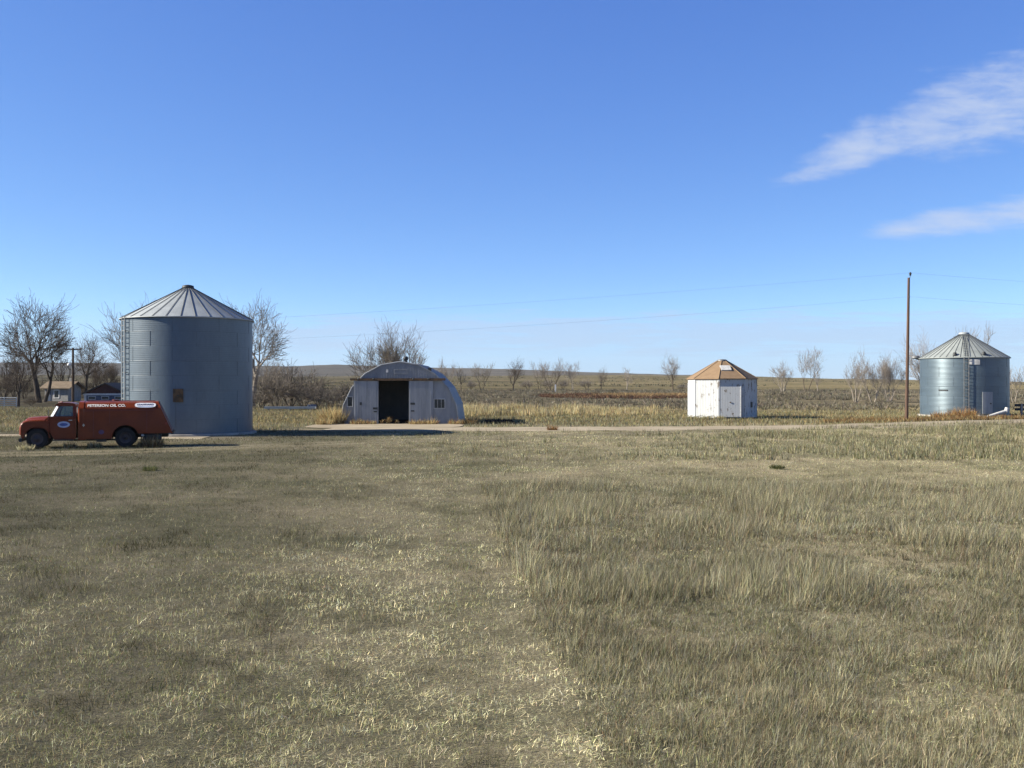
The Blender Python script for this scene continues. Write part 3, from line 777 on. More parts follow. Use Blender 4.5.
# ------------------------------------------------------------------ bare trees
def grow_tree(seed, hgt, spread=1.0, stems=1, lean=0., trunk_frac=.3, levels=4, twig=.012, up=.10, r0=None, kids=(5, 6, 6, 5)):
    rd = random.Random(seed)
    tr, cr = MB(), MB()
    r0 = r0 or hgt * .027
    def rv(): return Vector((rd.gauss(0, 1), rd.gauss(0, 1), rd.gauss(0, 1)))
    def limb(p, d, L, r, lev):
        n = 5 if lev < 2 else (4 if lev < levels else 3)
        pts = [p.copy()]; rad = [r]; d = d.normalized()
        wig = (.10, .20, .26, .30, .32)[min(lev, 4)]
        end = .55 if lev == 0 else .30
        ds = [d.copy()]
        for s in range(n):
            d = (d + rv() * wig * .6 + Vector((0, 0, up * (1.0 if lev else .3)))).normalized()
            p = p + d * (L / n)
            pts.append(p.copy()); rad.append(max(r * (1 - (1 - end) * (s + 1) / n), twig)); ds.append(d.copy())
        (tr if lev <= 2 else cr).tube(pts, rad, (8, 6, 5, 3, 3)[min(lev, 4)], caps=False)
        if lev >= levels: return
        k = kids[min(lev, len(kids) - 1)]
        k = max(2, k + rd.choice((-1, 0, 0, 1)))
        for c in range(k):
            if lev == 0: t = rd.uniform(.55, 1.0) if c else 1.0
            else: t = rd.uniform(.25, 1.0) if c else 1.0
            ii = min(int(t * n), n - 1); f = t * n - ii
            q = pts[ii].lerp(pts[ii + 1], f); rr = rad[ii] + (rad[ii + 1] - rad[ii]) * f
            dd = ds[ii + 1]
            ang = rd.uniform(.35, .95) * (spread if lev < 2 else 1.0) if c else rd.uniform(.08, .3)
            ax = dd.cross(rv()).normalized()
            nd = Matrix.Rotation(ang, 3, ax) @ dd
            if lev >= 1 and nd.z < -.15: nd.z *= -.4
            LL = L * rd.uniform(.5, .8) if lev else hgt * (1 - trunk_frac) * rd.uniform(.38, .58)
            limb(q, nd, LL * (1.0 if c else 1.1), max(rr * rd.uniform(.5, .75), twig), lev + 1)
    for s in range(stems):
        a = 2 * PI * s / max(stems, 1) + rd.uniform(-.4, .4)
        if stems > 1:
            d = Vector((math.cos(a) * .38, math.sin(a) * .38, 1)); p = Vector((math.cos(a), math.sin(a), 0)) * r0 * 2.0; k = rd.uniform(.7, 1)
        else:
            d = Vector((lean, 0, 1)); p = Vector((0, 0, -.1)); k = 1
        limb(p, d, hgt * trunk_frac * k, r0 * (1 if stems == 1 else .55), 0)
    return tr, cr

TREES = {}
def tree_kind(kind, *a, **kw):
    tr, cr = grow_tree(*a, **kw)
    zmax = max(v[2] for v in cr.v)
    TREES[kind] = (tr, cr, zmax, {})

tree_kind('oakish', 101, 14, 1.35, 1, .03, .42, 4, .019, .05, r0=.40, kids=(6, 6, 6, 5))
tree_kind('leaning', 137, 14, 1.1, 1, .42, .38, 4, .018, .06, kids=(5, 5, 6, 5))
tree_kind('upright', 119, 13, .9, 1, .02, .28, 4, .018, .08, kids=(5, 6, 5, 5))
tree_kind('multi', 151, 11, .7, 5, 0, .36, 4, .016, .12, kids=(4, 5, 5, 5))
tree_kind('thin', 163, 10, .8, 2, 0, .35, 4, .021, .11, kids=(4, 4, 4, 4))
tree_kind('grove', 171, 10, .55, 4, 0, .45, 4, .021, .12, kids=(3, 4, 4, 3))
tree_kind('shrub', 181, 4.5, .9, 6, 0, .30, 3, .013, .05, r0=.09, kids=(4, 5, 5))
tree_kind('shrub_wide', 191, 4.0, 1.3, 7, 0, .30, 3, .012, .02, r0=.08, kids=(4, 5, 5))
tree_kind('small', 197, 6, .8, 1, .1, .34, 3, .018, .12, kids=(5, 5, 5))

def tree(kind, px, Y, top_py, bk, tk, label, rz=0., width=1.0, cat='tree', group=None, name='bare_tree'):
    tr, cr, zmax, cache = TREES[kind]
    g = gp(px, Y)
    ztop = H - (top_py - HY) * Y / F
    s = (ztop - g.z) / zmax
    root = empty(name, g, rz, label, cat, group)
    root.scale = (s * width, s * width, s)
    for nm, mb, mk in (('trunk', tr, bk), ('crown', cr, tk)):
        key = (nm, mk)
        if key in cache:
            o = bpy.data.objects.new(nm, cache[key]); COL.objects.link(o); o.parent = root
        else:
            o = mb.build(nm, M[mk], root); cache[key] = o.data
    return root

GL = 'bare trees round the farmyard'; GC = 'bare trees along the far creek'; GR = 'bare trees right of the white shed'
tree('oakish', 39, 148, 287, 'bark_dark', 'twig_brown', 'tallest bare tree with wide crown, left of the farmhouse', 2.1, 1.0, group=GL)
tree('upright', 18, 131, 326, 'bark_dark', 'twig_brown', 'slim dark bare tree by the pale rail panel at the left edge', .4, 1.0, group=GL)
tree('leaning', 45, 152, 304, 'bark_dark', 'twig_brown', 'dark bare tree leaning right over the farmhouse roof', .1, .9, group=GL)
tree('oakish', 86, 160, 328, 'bark_dark', 'twig_brown', 'bare tree between the yard light pole and the dark red barn', 4.0, .85, group=GL)
tree('upright', 136, 150, 288, 'bark_mid', 'twig_grey', 'bare tree rising behind the ladder side of the big grain bin', 1.2, 1.05, group=GL)
tree('oakish', 252, 132, 288, 'bark_pale', 'twig_grey', 'pale bare tree just right of the big grain bin', 5.2, .92, group=GL)
tree('leaning', 262, 128, 346, 'bark_mid', 'twig_grey', 'low bare tree with a long limb reaching right over the thicket', .0, 1.2, group=GL)
tree('multi', 393, 104, 315, 'bark_pale', 'twig_grey', 'pale many stemmed bare tree rising behind the arched shed', .7, .92, group=GL)
tree('small', 5, 170, 352, 'bark_dark', 'twig_brown', 'short bare tree at the very left edge of the yard', .7, 1.1, group=GL)
tree('small', 64, 182, 350, 'bark_dark', 'twig_brown', 'short bare tree standing behind the farmhouse', 2.7, 1.2, group=GL)
tree('multi', 104, 190, 356, 'bark_dark', 'twig_brown', 'bushy bare tree rising behind the dark red barn', 1.9, 1.2, group=GL)
# bushes
GB = 'leafless bushes of the thicket by the big bin'
for k, (px, Y, top, kd, lab, wd) in enumerate((
        (262, 126, 382, 'shrub_wide', 'leafless bush close against the right side of the big grain bin', 1.3),
        (276, 122, 362, 'shrub', 'tall leafless bush above the left end of the pale trough', 1.2),
        (290, 130, 358, 'shrub', 'tallest leafless bush of the thicket, above the middle of the pale trough', 1.3),
        (304, 124, 368, 'shrub_wide', 'broad leafless bush above the right end of the pale trough', 1.2),
        (318, 132, 376, 'shrub', 'leafless bush behind the blue drum', 1.3),
        (332, 126, 380, 'shrub_wide', 'leafless bush behind the left edge of the arched shed', 1.2),
        (347, 136, 378, 'shrub', 'leafless bush mostly hidden behind the arched shed wall', 1.2))):
    tree(kd, px, Y, top, 'bark_mid' if k % 2 else 'bark_dark', 'twig_grey', lab, k * 1.3, wd, 'bush', GB, 'bare_bush')
tree('shrub_wide', 31, 133, 393, 'bark_dark', 'twig_brown', 'round dark leafless bush left of the farmhouse front', .5, 1.25, 'bush', None, 'bare_bush')
for k, (px, Y, top, lab) in enumerate(((4, 165, 374, 'dark leafless bush behind the pale rail panel'), (24, 172, 376, 'dark leafless bush between the two leftmost trees'),
                                       (50, 186, 374, 'dark leafless bush behind the left end of the farmhouse'), (70, 190, 378, 'dark leafless bush behind the farmhouse, right of the yard light pole'), (14, 190, 368, 'dark leafless bush far behind the slim left tree'), (82, 176, 384, 'low dark leafless bush at the left wall of the dark red barn'), (92, 186, 376, 'dark leafless bush in the gap between farmhouse and barn'),
                                       (116, 190, 374, 'dark leafless bush behind the barn, next to the big bin'))):
    tree('shrub', px, Y, top, 'bark_dark', 'twig_brown', lab, k * 2.2, 1.3, 'bush', 'leafless bushes behind the farmyard', 'bare_bush')
# creek row
for k, (px, Y, top, kd, bk, tk, lab, wd) in enumerate((
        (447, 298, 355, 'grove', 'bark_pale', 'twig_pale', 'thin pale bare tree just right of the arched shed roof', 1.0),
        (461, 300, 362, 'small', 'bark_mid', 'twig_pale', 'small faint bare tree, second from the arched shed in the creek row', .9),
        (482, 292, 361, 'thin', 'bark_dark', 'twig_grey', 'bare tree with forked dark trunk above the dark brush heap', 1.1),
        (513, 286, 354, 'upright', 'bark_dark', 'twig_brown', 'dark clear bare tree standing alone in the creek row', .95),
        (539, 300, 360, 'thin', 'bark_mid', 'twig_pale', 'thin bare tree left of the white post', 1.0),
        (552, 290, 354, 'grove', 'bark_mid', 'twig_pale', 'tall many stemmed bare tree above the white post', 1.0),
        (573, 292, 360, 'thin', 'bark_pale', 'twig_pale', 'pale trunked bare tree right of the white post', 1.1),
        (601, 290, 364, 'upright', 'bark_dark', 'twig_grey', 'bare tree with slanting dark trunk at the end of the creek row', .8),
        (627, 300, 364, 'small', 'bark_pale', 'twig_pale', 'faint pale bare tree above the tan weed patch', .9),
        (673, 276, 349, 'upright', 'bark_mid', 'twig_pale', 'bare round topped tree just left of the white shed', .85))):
    tree(kd, px, Y, top, bk, tk, lab, k * 1.7 + .4, wd, group=GC)
for k, (px, Y, top, lab) in enumerate(((528, 296, 378, 'creek bush right of the lone dark tree'), (547, 296, 377, 'creek bush at the foot of the tall many stemmed tree'),
                                       (563, 298, 377, 'creek bush right of the white post'), (587, 298, 376, 'creek bush left of the slanting dark trunk'),
                                       (471, 298, 379, 'creek bush above the left end of the brush heap'), (688, 280, 382, 'creek bush hidden partly by the white shed'), (682, 276, 383, 'dark creek bush at the foot of the round topped tree'))):
    tree('shrub', px, Y, top, 'bark_mid', 'twig_pale', 'small bare ' + lab, k * 2.1, 1.2, 'bush', 'small bare bushes along the creek', 'bare_bush')
# right groups
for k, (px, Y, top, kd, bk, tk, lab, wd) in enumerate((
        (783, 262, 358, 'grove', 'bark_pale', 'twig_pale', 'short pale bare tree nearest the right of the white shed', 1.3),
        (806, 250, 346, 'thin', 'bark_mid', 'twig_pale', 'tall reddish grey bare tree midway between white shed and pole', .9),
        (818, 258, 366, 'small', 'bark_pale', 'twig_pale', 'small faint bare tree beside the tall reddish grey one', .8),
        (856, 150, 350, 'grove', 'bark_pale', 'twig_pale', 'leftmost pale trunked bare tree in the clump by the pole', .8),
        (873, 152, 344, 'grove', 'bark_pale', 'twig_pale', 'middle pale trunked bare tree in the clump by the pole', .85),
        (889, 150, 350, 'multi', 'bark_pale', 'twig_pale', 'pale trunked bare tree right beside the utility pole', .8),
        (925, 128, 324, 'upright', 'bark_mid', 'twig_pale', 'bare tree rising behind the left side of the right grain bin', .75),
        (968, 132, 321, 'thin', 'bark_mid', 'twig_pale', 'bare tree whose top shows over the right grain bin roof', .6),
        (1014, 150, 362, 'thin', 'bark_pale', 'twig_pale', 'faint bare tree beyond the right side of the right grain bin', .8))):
    tree(kd, px, Y, top, bk, tk, lab, k * 1.1 + .8, wd, group=GR)

# ------------------------------------------------------------------ grain bins
def make_bin(name, px, Y, r, h, roof_h, rings, ribs, label, ladder_deg, cap_r, cap_mat, over=.10, wm='galv', rm='galv_roof', corr=.0016):
    """ladder_deg: bearing of the ladder round the bin, 0 facing the camera, negative to the left"""
    g = gp(px, Y)
    root = empty(name, g, 0, label, 'grain bin')
    view = math.atan2(-g.y, -g.x)                       # direction from bin to camera
    def ang(deg): return view + R(deg)                  # +deg -> to the right in the picture
    def pol(a, rr, z): return (rr * math.cos(a), rr * math.sin(a), z)
    # corrugated wall
    per = h / rings / 8; prof = []
    z0 = .12
    nst = rings * 8 * 6
    for k in range(nst + 1):
        z = z0 + (h - z0) * k / nst
        ring = int((z / h) * rings - 1e-6)
        lap = .003 * (1 if ring % 2 else 0)
        prof.append((r + corr * math.sin(2 * PI * z / per) + lap, z))
    m = MB(); m.lathe(prof, 112)
    wall = m.build('wall', M[wm], root)
    # bolted seams between sheets: slim vertical laps
    sm = MB()
    for rg in range(rings):
        for k in range(9):
            a = ang(k * 40 + (20 if rg % 2 else 0) + 7)
            zc = z0 + (h - z0) * (rg + .5) / rings
            sm.box(pol(a, r + .008, zc), (.012, .035, (h - z0) / rings * .98), Matrix.Rotation(a, 3, 'Z'))
        zc = z0 + (h - z0) * rg / rings
        if rg: sm.lathe([(r + .003, zc - .012), (r + .006, zc - .008), (r + .006, zc + .008), (r + .003, zc + .012)], 112)
    sm.build('seam', mat_seam, root)
    # roof panels with raised ribs
    m = MB()
    m.lathe([(r - .02, h - .02), (r + over, h - .05), (r + over, h - .01), (cap_r, h + roof_h)], 112, smooth=False)
    m.build('roof', M[rm], root)
    m = MB()
    for k in range(ribs):
        a = ang(360 / ribs * (k + .5))
        p0 = Vector(pol(a, r + over + .01, h + .015)); p1 = Vector(pol(a, cap_r, h + roof_h + .03))
        m.tube([p0, p1], .019, 4, smooth=False)
    m.build('roof_rib', M['rib'], root)
    m = MB(); m.lathe([(r + over + .005, h - .07), (r + over + .02, h - .07), (r + over + .02, h + .0), (r + over + .005, h + .0)], 112, smooth=True)
    m.build('eave_edge', M[rm], root)
    m = MB(); m.lathe([(cap_r + .06, h + roof_h - .04), (cap_r + .08, h + roof_h + .03), (cap_r + .05, h + roof_h + .16), (cap_r * .55, h + roof_h + .21), (.01, h + roof_h + .23)], 24)
    m.build('roof_cap', cap_mat, root)
    # slab
    m = MB(); m.lathe([(.01, .14), (r + .22, .14), (r + .26, .10), (r + .28, -.05)], 64, smooth=False)
    m.build('base_slab', M['concrete'], root)
    # ladder
    m = MB(); a = ang(ladder_deg)
    t = Vector((-math.sin(a), math.cos(a), 0)); o_ = Vector((math.cos(a), math.sin(a), 0))
    for s in (-1, 1):
        m.tube([o_ * (r + .18) + t * .21 * s + Vector((0, 0, .5)), o_ * (r + .18) + t * .21 * s + Vector((0, 0, h + .02))], .032, 6)
    zz = .7
    while zz < h - .1:
        m.tube([o_ * (r + .18) - t * .21 + Vector((0, 0, zz)), o_ * (r + .18) + t * .21 + Vector((0, 0, zz))], .024, 5)
        if int(zz * 10) % 9 < 3:
            for s in (-1, 1): m.tube([o_ * (r + .01) + t * .21 * s + Vector((0, 0, zz)), o_ * (r + .18) + t * .21 * s + Vector((0, 0, zz))], .02, 4)
        zz += .32
    m.build('ladder', M['grey_steel'] if ladder_deg > -30 else M['grey_steel'], root)
    return root, ang, pol

mat_seam = mat('seam_zinc', (.074, .105, .138), .46, .20, spec=.7)

rootA, ang, pol = make_bin('grain_bin', 188, 64.4, 4.02, 7.30, 2.05, 8, 30, 'big grey blue corrugated steel grain bin behind the red truck', -64, .30, M['dark_steel'])
def slab_on(root, ang, pol, deg, r, zc, w_, h_, t_, name, mt, bevel=0):
    a = ang(deg); m = MB()
    n = 6; half = w_ / r / 2
    prof = [(r + .0, zc - h_ / 2), (r + t_, zc - h_ / 2), (r + t_, zc + h_ / 2), (r + .0, zc + h_ / 2), (r, zc - h_ / 2)]
    m.lathe(prof, n, a0=a - half, a1=a + half, smooth=False)
    # end caps
    for s in (-1, 1):
        aa = a + half * s
        q = [pol(aa, rr, z) for rr, z in prof[:4]]
        m.add(q, [(0, 1, 2, 3)])
    return m.build(name, mt, root)
hatch = slab_on(rootA, ang, pol, -8, 4.03, 2.50, .58, .80, .09, 'hatch', M['rust'])
slab_on(hatch, ang, pol, -8, 4.12, 2.50, .12, .07, .05, 'handle', M['dark_steel'])
slab_on(rootA, ang, pol, -17, 4.03, 1.65, .92, 3.1, .025, 'door_panel', M['galv'])

rootB, ang, pol = make_bin('grain_bin', 964, 99.0, 4.05, 5.72, 2.35, 6, 40, 'shiny galvanised grain bin at the right edge with a ladder up its middle', 3, .42, M['galv_roof'], wm='galv_bright', rm='galv_roof_dull', corr=.006)
dr = slab_on(rootB, ang, pol, 30, 4.07, 1.35, 1.0, 2.1, .06, 'door', M['sheet'])
slab_on(dr, ang, pol, 34, 4.13, 1.3, .12, .12, .05, 'handle', M['dark_steel'])
slab_on(rootB, ang, pol, 13, 4.07, 5.25, .95, .5, .025, 'plate', M['pale_trim'])
slab_on(rootB, ang, pol, -27, 4.07, 2.55, .9, .12, .03, 'patch', M['dark_steel'])
# roof ladder up the middle, fill hatch, and an eave spout
m = MB(); a = ang(3); t = Vector((-math.sin(a), math.cos(a), 0))
def roofp(f, off=.12): 
    rr = 4.15 + (.42 - 4.15) * f
    return Vector((rr * math.cos(a), rr * math.sin(a), 5.72 + 2.35 * f + off))
for s in (-1, 1): m.tube([roofp(.0) + t * .2 * s, roofp(.95) + t * .2 * s], .022, 5)
for k in range(13): m.tube([roofp(.03 + k * .072) - t * .2, roofp(.03 + k * .072) + t * .2], .022, 5)
m.build('roof_ladder', M['rib'], rootB)
for deg, f in ((-12, .08), (27, .10)):
    m = MB(); aa = ang(deg); rr = 4.15 - 3.73 * f
    m.tube([(rr * math.cos(aa), rr * math.sin(aa), 5.72 + 2.35 * f), (rr * math.cos(aa), rr * math.sin(aa), 5.72 + 2.35 * f + .28)], [.22, .15], 8)
    m.build('roof_vent', M['dark_steel'], rootB)
m = MB(); aa = ang(-93)
m.lathe([(.02, .22), (.28, .18), (.42, .05), (.42, -.12), (.02, -.14)], 16, origin=(4.46 * math.cos(aa), 4.46 * math.sin(aa), 5.82))
m.tube([(4.1 * math.cos(aa), 4.1 * math.sin(aa), 5.6), (4.5 * math.cos(aa), 4.5 * math.sin(aa), 5.72)], .06, 6)
m.build('eave_spout', M['grey_steel'], rootB)

# ------------------------------------------------------------------ arched shed
def arched_shed():
    YS = 79.0; RS = 4.66; LEN = 9.0
    root = empty('arched_shed', gp(400, YS), R(0), 'arched corrugated metal shed with a black open doorway', 'shed')
    ZT = 3.58
    FAC = [(math.cos(PI * k / 10), math.sin(PI * k / 10)) for k in range(11)]           # ten flat bent sheets round the arch
    ax_ = [-c * RS for c, s_ in FAC]; az_ = [s_ * 4.90 for c, s_ in FAC]
    def arch(x): return float(np.interp(x, ax_, az_)) if abs(x) < RS else 0.0
    # end wall left and right of the opening (thickness .06), front at y = 0
    def wallpoly(x0, x1, ztop):
        xs = np.linspace(x0, x1, 26); top = [(float(x), min(arch(float(x)), ztop)) for x in xs]
        loop = [(x0, 0)] if arch(x0) > .02 else []
        return [(x0, 0.0)] + [p for p in top if p[1] > .01] + [(x1, 0.0)]
    m = MB()
    fn = lambda u, v, w_: (u, w_, v)
    for xa, xb in ((-RS + .06, -1.70), (.74, RS - .06)):
        m = MB(); m.prism(wallpoly(xa, xb, ZT), .0, .06, fn)
        for x in np.arange(-4.5, 4.6, .305):                # standing ribs of the wall sheet
            if not xa < x < xb: continue
            zt = min(arch(float(x)), ZT) - .05
            if zt > .3: m.box((float(x), -.012, zt / 2), (.05, .024, zt))
        m.build('end_wall', M['sheet'], root)
    # gable above the track, corrugated darker sheet
    m = MB()
    xs = np.linspace(-3.16, 3.16, 31)
    m.prism([(-3.16, ZT + .002)] + [(float(x), max(arch(float(x)) - .02, ZT + .003)) for x in xs] + [(3.16, ZT + .002)], -.02, .05, fn)
    for x in np.arange(-2.95, 3.0, .21):
        zt = arch(float(x)) - .04
        m.box((float(x), -.035, (ZT + zt) / 2), (.07, .03, zt - ZT))
    m.build('gable_panel', M['sheet_dark'], root)
    m = MB(); m.box((-1.0, -.07, 4.20), (.17, .02, .24)); m.build('patch', M['pale_trim'], root)
    m = MB()
    for (c_, s_) in (((.05, -.07, 4.33), (1.0, .025, .04)), ((.05, -.07, 4.03), (1.0, .025, .04)), ((-.45, -.07, 4.18), (.04, .025, .26)), ((.55, -.07, 4.18), (.04, .025, .26))): m.box(c_, s_)
    m.build('gable_hatch', M['sheet_door'], root)
    # sliding door track with hood
    m = MB(); m.box((-.15, -.14, ZT - .02), (7.5, .22, .13)); m.box((-.15, -.26, ZT - .06), (7.5, .02, .16))
    m.build('door_track', M['rust'], root)
    # sliding leaves
    for x0, x1 in ((-3.62, -1.70), (.72, 2.62)):
        m = MB(); m.box(((x0 + x1) / 2, -.15, 1.73), (x1 - x0, .05, 3.38))
        for x in np.arange(x0 + .1, x1, .2): m.box((float(x), -.185, 1.73), (.05, .02, 3.36))
        d = m.build('sliding_door', M['sheet_door'], root)
        hx = x1 - .22 if x0 < 0 else x0 + .3
        hs_ = [((hx, -.21, 1.62 if x0 > 0 else 1.25), (.36, .03, .16)), ((hx, -.21, 1.05 if x0 > 0 else 1.0), (.26, .03, .1))]
        if x0 < 0: hs_.append(((x0 + .55, -.21, 1.62), (.16, .03, .22)))
        for c_, s_ in hs_:
            m = MB(); m.box(c_, s_); m.build('handle', M['dark_steel'], d)
        for x in (x0 + .35, x1 - .35):
            m = MB(); m.lathe([(.01, -.03), (.07, -.03), (.07, .03), (.01, .03)], 12, origin=(x, -.30, ZT - .02), axis='Y'); m.build('roller', M['dark_steel'], d)
    # windows
    for cx, cz, ww, hh_, nx, ny in ((-3.95, 1.78, .42, .78, 1, 2), (3.12, 1.62, .86, .74, 3, 2)):
        m = MB(); y = -.045; b = .055
        m.box((cx - ww / 2, y, cz), (b, .06, hh_ + b)); m.box((cx + ww / 2, y, cz), (b, .06, hh_ + b))
        m.box((cx, y, cz - hh_ / 2), (ww - b, .06, b)); m.box((cx, y, cz + hh_ / 2), (ww - b, .06, b))
        for i in range(1, nx): m.box((cx - ww / 2 + ww * i / nx, y, cz), (.025, .04, hh_ - b))
        wd = m.build('window', M['pale_trim'], root)
        m = MB(); m.box((cx, -.028, cz), (ww - b, .012, hh_ - b)); m.build('pane', M['dim_glass'], wd)
    # arched roof shell: thick ribbed band from front to back
    m = MB(); n = 10; prof = []
    for k in range(n + 1):
        a = PI * k / n
        prof.append((math.cos(a), math.sin(a)))
    ys = [-.10] + list(np.arange(0, LEN + .1, .28))
    rows = []
    for j, yv in enumerate(ys):
        rr = RS + .05 + (.03 if j % 2 else 0)
        rows += [(c_ * rr, yv, s_ * rr * 4.90 / RS) for c_, s_ in prof]
    rows_in = [(c_ * (RS - .02), yv, s_ * (RS - .02) * 4.90 / RS) for yv in (ys[0], ys[-1]) for c_, s_ in prof]
    fs = [(j * (n + 1) + k, j * (n + 1) + k + 1, (j + 1) * (n + 1) + k + 1, (j + 1) * (n + 1) + k) for j in range(len(ys) - 1) for k in range(n)]
    m.add(rows, fs, False)
    fr = rows[:n + 1] + rows_in[:n + 1]
    m.add(fr, [(k, n + 1 + k, n + 2 + k, k + 1) for k in range(n)])
    m.build('arched_roof', M['sheet_dark'], root)
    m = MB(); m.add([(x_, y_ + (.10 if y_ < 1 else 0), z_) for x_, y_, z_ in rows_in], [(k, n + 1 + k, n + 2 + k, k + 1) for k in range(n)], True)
    m.build('inner_shade_lining', M['wood_and_shade'], root)  # dark sheet added inside: the shade of the doorway put into its colour
    # rear wall and inside floor
    m = MB(); m.prism([(-RS, 0)] + [(math.cos(a) * RS, math.sin(a) * 4.6) for a in np.linspace(PI - .02, .02, 40)] + [(RS, 0)], LEN - .1, LEN - .04, fn)
    m.build('rear_wall', M['sheet_dark'], root)
    m = MB(); m.box((0, LEN / 2, .012), (2 * RS - .3, LEN - .4, .06)); m.build('floor', M['wood_and_shade'], root)
    # turbine vent on the ridge, flue stub at the front rim
    m = MB(); m.tube([(.32, 1.2, 4.75), (.32, 1.2, 5.05)], .12, 10)
    m.lathe([(.02, .0), (.17, .03), (.23, .17), (.17, .31), (.02, .35)], 12, origin=(.32, 1.2, 5.04))
    m.build('roof_vent', M['dark_steel'], root)
    m = MB(); m.box((2.35, .1, 4.33), (.26, .3, .26)); m.build('roof_bracket', M['dark_steel'], root)
    # small leaning post by the left corner
    return root
arched_shed()

# ------------------------------------------------------------------ eight sided white shed
def white_shed():
    YS = 94.0; RC = 3.16; HW = 3.62
    g = gp(722, YS)
    root = empty('white_shed', g, 0, 'white eight sided wooden shed with tan roof and peeling paint', 'shed')
    view = math.atan2(-g.y, -g.x)
    off = -5.0
    cor = [view + R(off + 45 * k) for k in range(8)]
    P = [Vector((RC * math.cos(a), RC * math.sin(a), 0)) for a in cor]
    for k in range(8):
        a, b = P[k], P[(k + 1) % 8]
        m = MB(); e = (b - a); L = e.length; t = e.normalized(); nrm = Vector((t.y, -t.x, 0))
        if nrm.dot(a) < 0: nrm = -nrm
        nb = 9
        for i in range(nb):
            c_ = a + t * (L * (i + .5) / nb) + nrm * (.003 * ((i * 7) % 3)) 
            rot = Matrix((t, nrm, Vector((0, 0, 1)))).transposed()
            zb = .12 + .05 * ((i * 5 + k * 3) % 4)
            m.box(c_ + Vector((0, 0, (HW + zb) / 2)), (L / nb - .014, .04, HW - zb), rot)
        m.box((a + b) / 2 - nrm * .035 + Vector((0, 0, HW / 2 + .02)), (L - .04, .02, HW - .1), rot)
        m.build('wall', M['boards'], root)
    for k in range(8):
        m = MB(); q = P[k] * 1.006
        m.box(q + Vector((0, 0, HW / 2 + .01)), (.06, .12, HW - .06), Matrix.Rotation(cor[k], 3, 'Z'))
        m.build('corner_board', M['boards'], root)
    # roof
    ro = RC + .16; ra = .42; zr = HW + 1.72; m = MB()
    E = [Vector((ro * math.cos(a), ro * math.sin(a), HW - .03)) for a in cor]; E2 = [v + Vector((0, 0, .07)) for v in E]
    T = [Vector((ra * math.cos(a), ra * math.sin(a), zr)) for a in cor]
    vs = E + E2 + T
    fs = [(k, (k + 1) % 8, (k + 1) % 8 + 8, k + 8) for k in range(8)] + [(k + 8, (k + 1) % 8 + 8, (k + 1) % 8 + 16, k + 16) for k in range(8)] + [tuple(range(7, -1, -1)), tuple(range(16, 24))]
    m.add(vs, fs)
    for k in range(8):
        m.tube([E2[k] + Vector((0, 0, .01)), T[k] + Vector((0, 0, .01))], .04, 5)
    roof = m.build('roof', M['shingle'], root)
    m = MB(); m.lathe([(ra + .05, zr - .03), (ra + .07, zr + .07), (ra - .1, zr + .13), (.01, zr + .15)], 16); m.build('roof_cap', M['grey_steel'], roof)
    # pale hatch lying on the near right roof face
    am = (cor[0] + cor[1]) / 2 - R(4); tt = Vector((-math.sin(am), math.cos(am), 0)); oo = Vector((math.cos(am), math.sin(am), 0))
    slope = ((Vector((0, 0, zr)) + oo * ra * .92) - (Vector((0, 0, HW + .04)) + oo * ro * .92)).normalized()
    nn = tt.cross(slope)
    if nn.z < 0: nn = -nn
    base = Vector((0, 0, HW + .04)) + oo * ro * .924
    c_ = base + slope * 1.75 + nn * .05 - tt * .05
    rot = Matrix((tt, slope, nn)).transposed()
    m = MB(); m.box(c_, (.95, .80, .09), rot); m.build('roof_hatch', M['pale_trim'], roof)
    # boarded door standing ajar on the near face
    a, b = P[0], P[1]; t = (b - a).normalized(); nrm = Vector((t.y, -t.x, 0))
    if nrm.dot(a) < 0: nrm = -nrm
    hinge = a + t * .10 + nrm * .045
    an = R(13)
    dt = (t * math.cos(an) + nrm * math.sin(an)).normalized(); dn = (nrm * math.cos(an) - t * math.sin(an)).normalized()
    rot = Matrix((dt, dn, Vector((0, 0, 1)))).transposed(); m = MB(); W_ = 1.82
    for i in range(8):
        m.box(hinge + dt * (W_ * (i + .5) / 8) + Vector((0, 0, 1.55)), (W_ / 8 - .012, .04, 2.75), rot)
    for z in (.5, 2.6): m.box(hinge + dt * W_ / 2 - dn * .022 + Vector((0, 0, z)), (W_ - .1, .014, .12), rot)
    d = m.build('door', M['boards'], root)
    m = MB(); m.box(hinge + dt * (W_ + .02) + Vector((0, 0, 1.55)), (.06, .10, 2.8), rot); m.build('edge_board', M['white_paint'], d)
    m = MB(); m.box(hinge + dt * (W_ - .9) + dn * .06 + Vector((0, 0, 1.5)), (.16, .03, .09), rot); m.build('latch', M['rust'], d)
    # dark vent opening low on the shaded face
    a, b = P[1], P[2]; t = (b - a).normalized(); nrm = Vector((t.y, -t.x, 0))
    if nrm.dot(a) < 0: nrm = -nrm
    rot = Matrix((t, nrm, Vector((0, 0, 1)))).transposed()
    m = MB(); m.box(a + t * 1.3 + nrm * .045 + Vector((0, 0, 1.25)), (.35, .03, .5), rot); m.build('vent', M['dark_steel'], root)
white_shed()

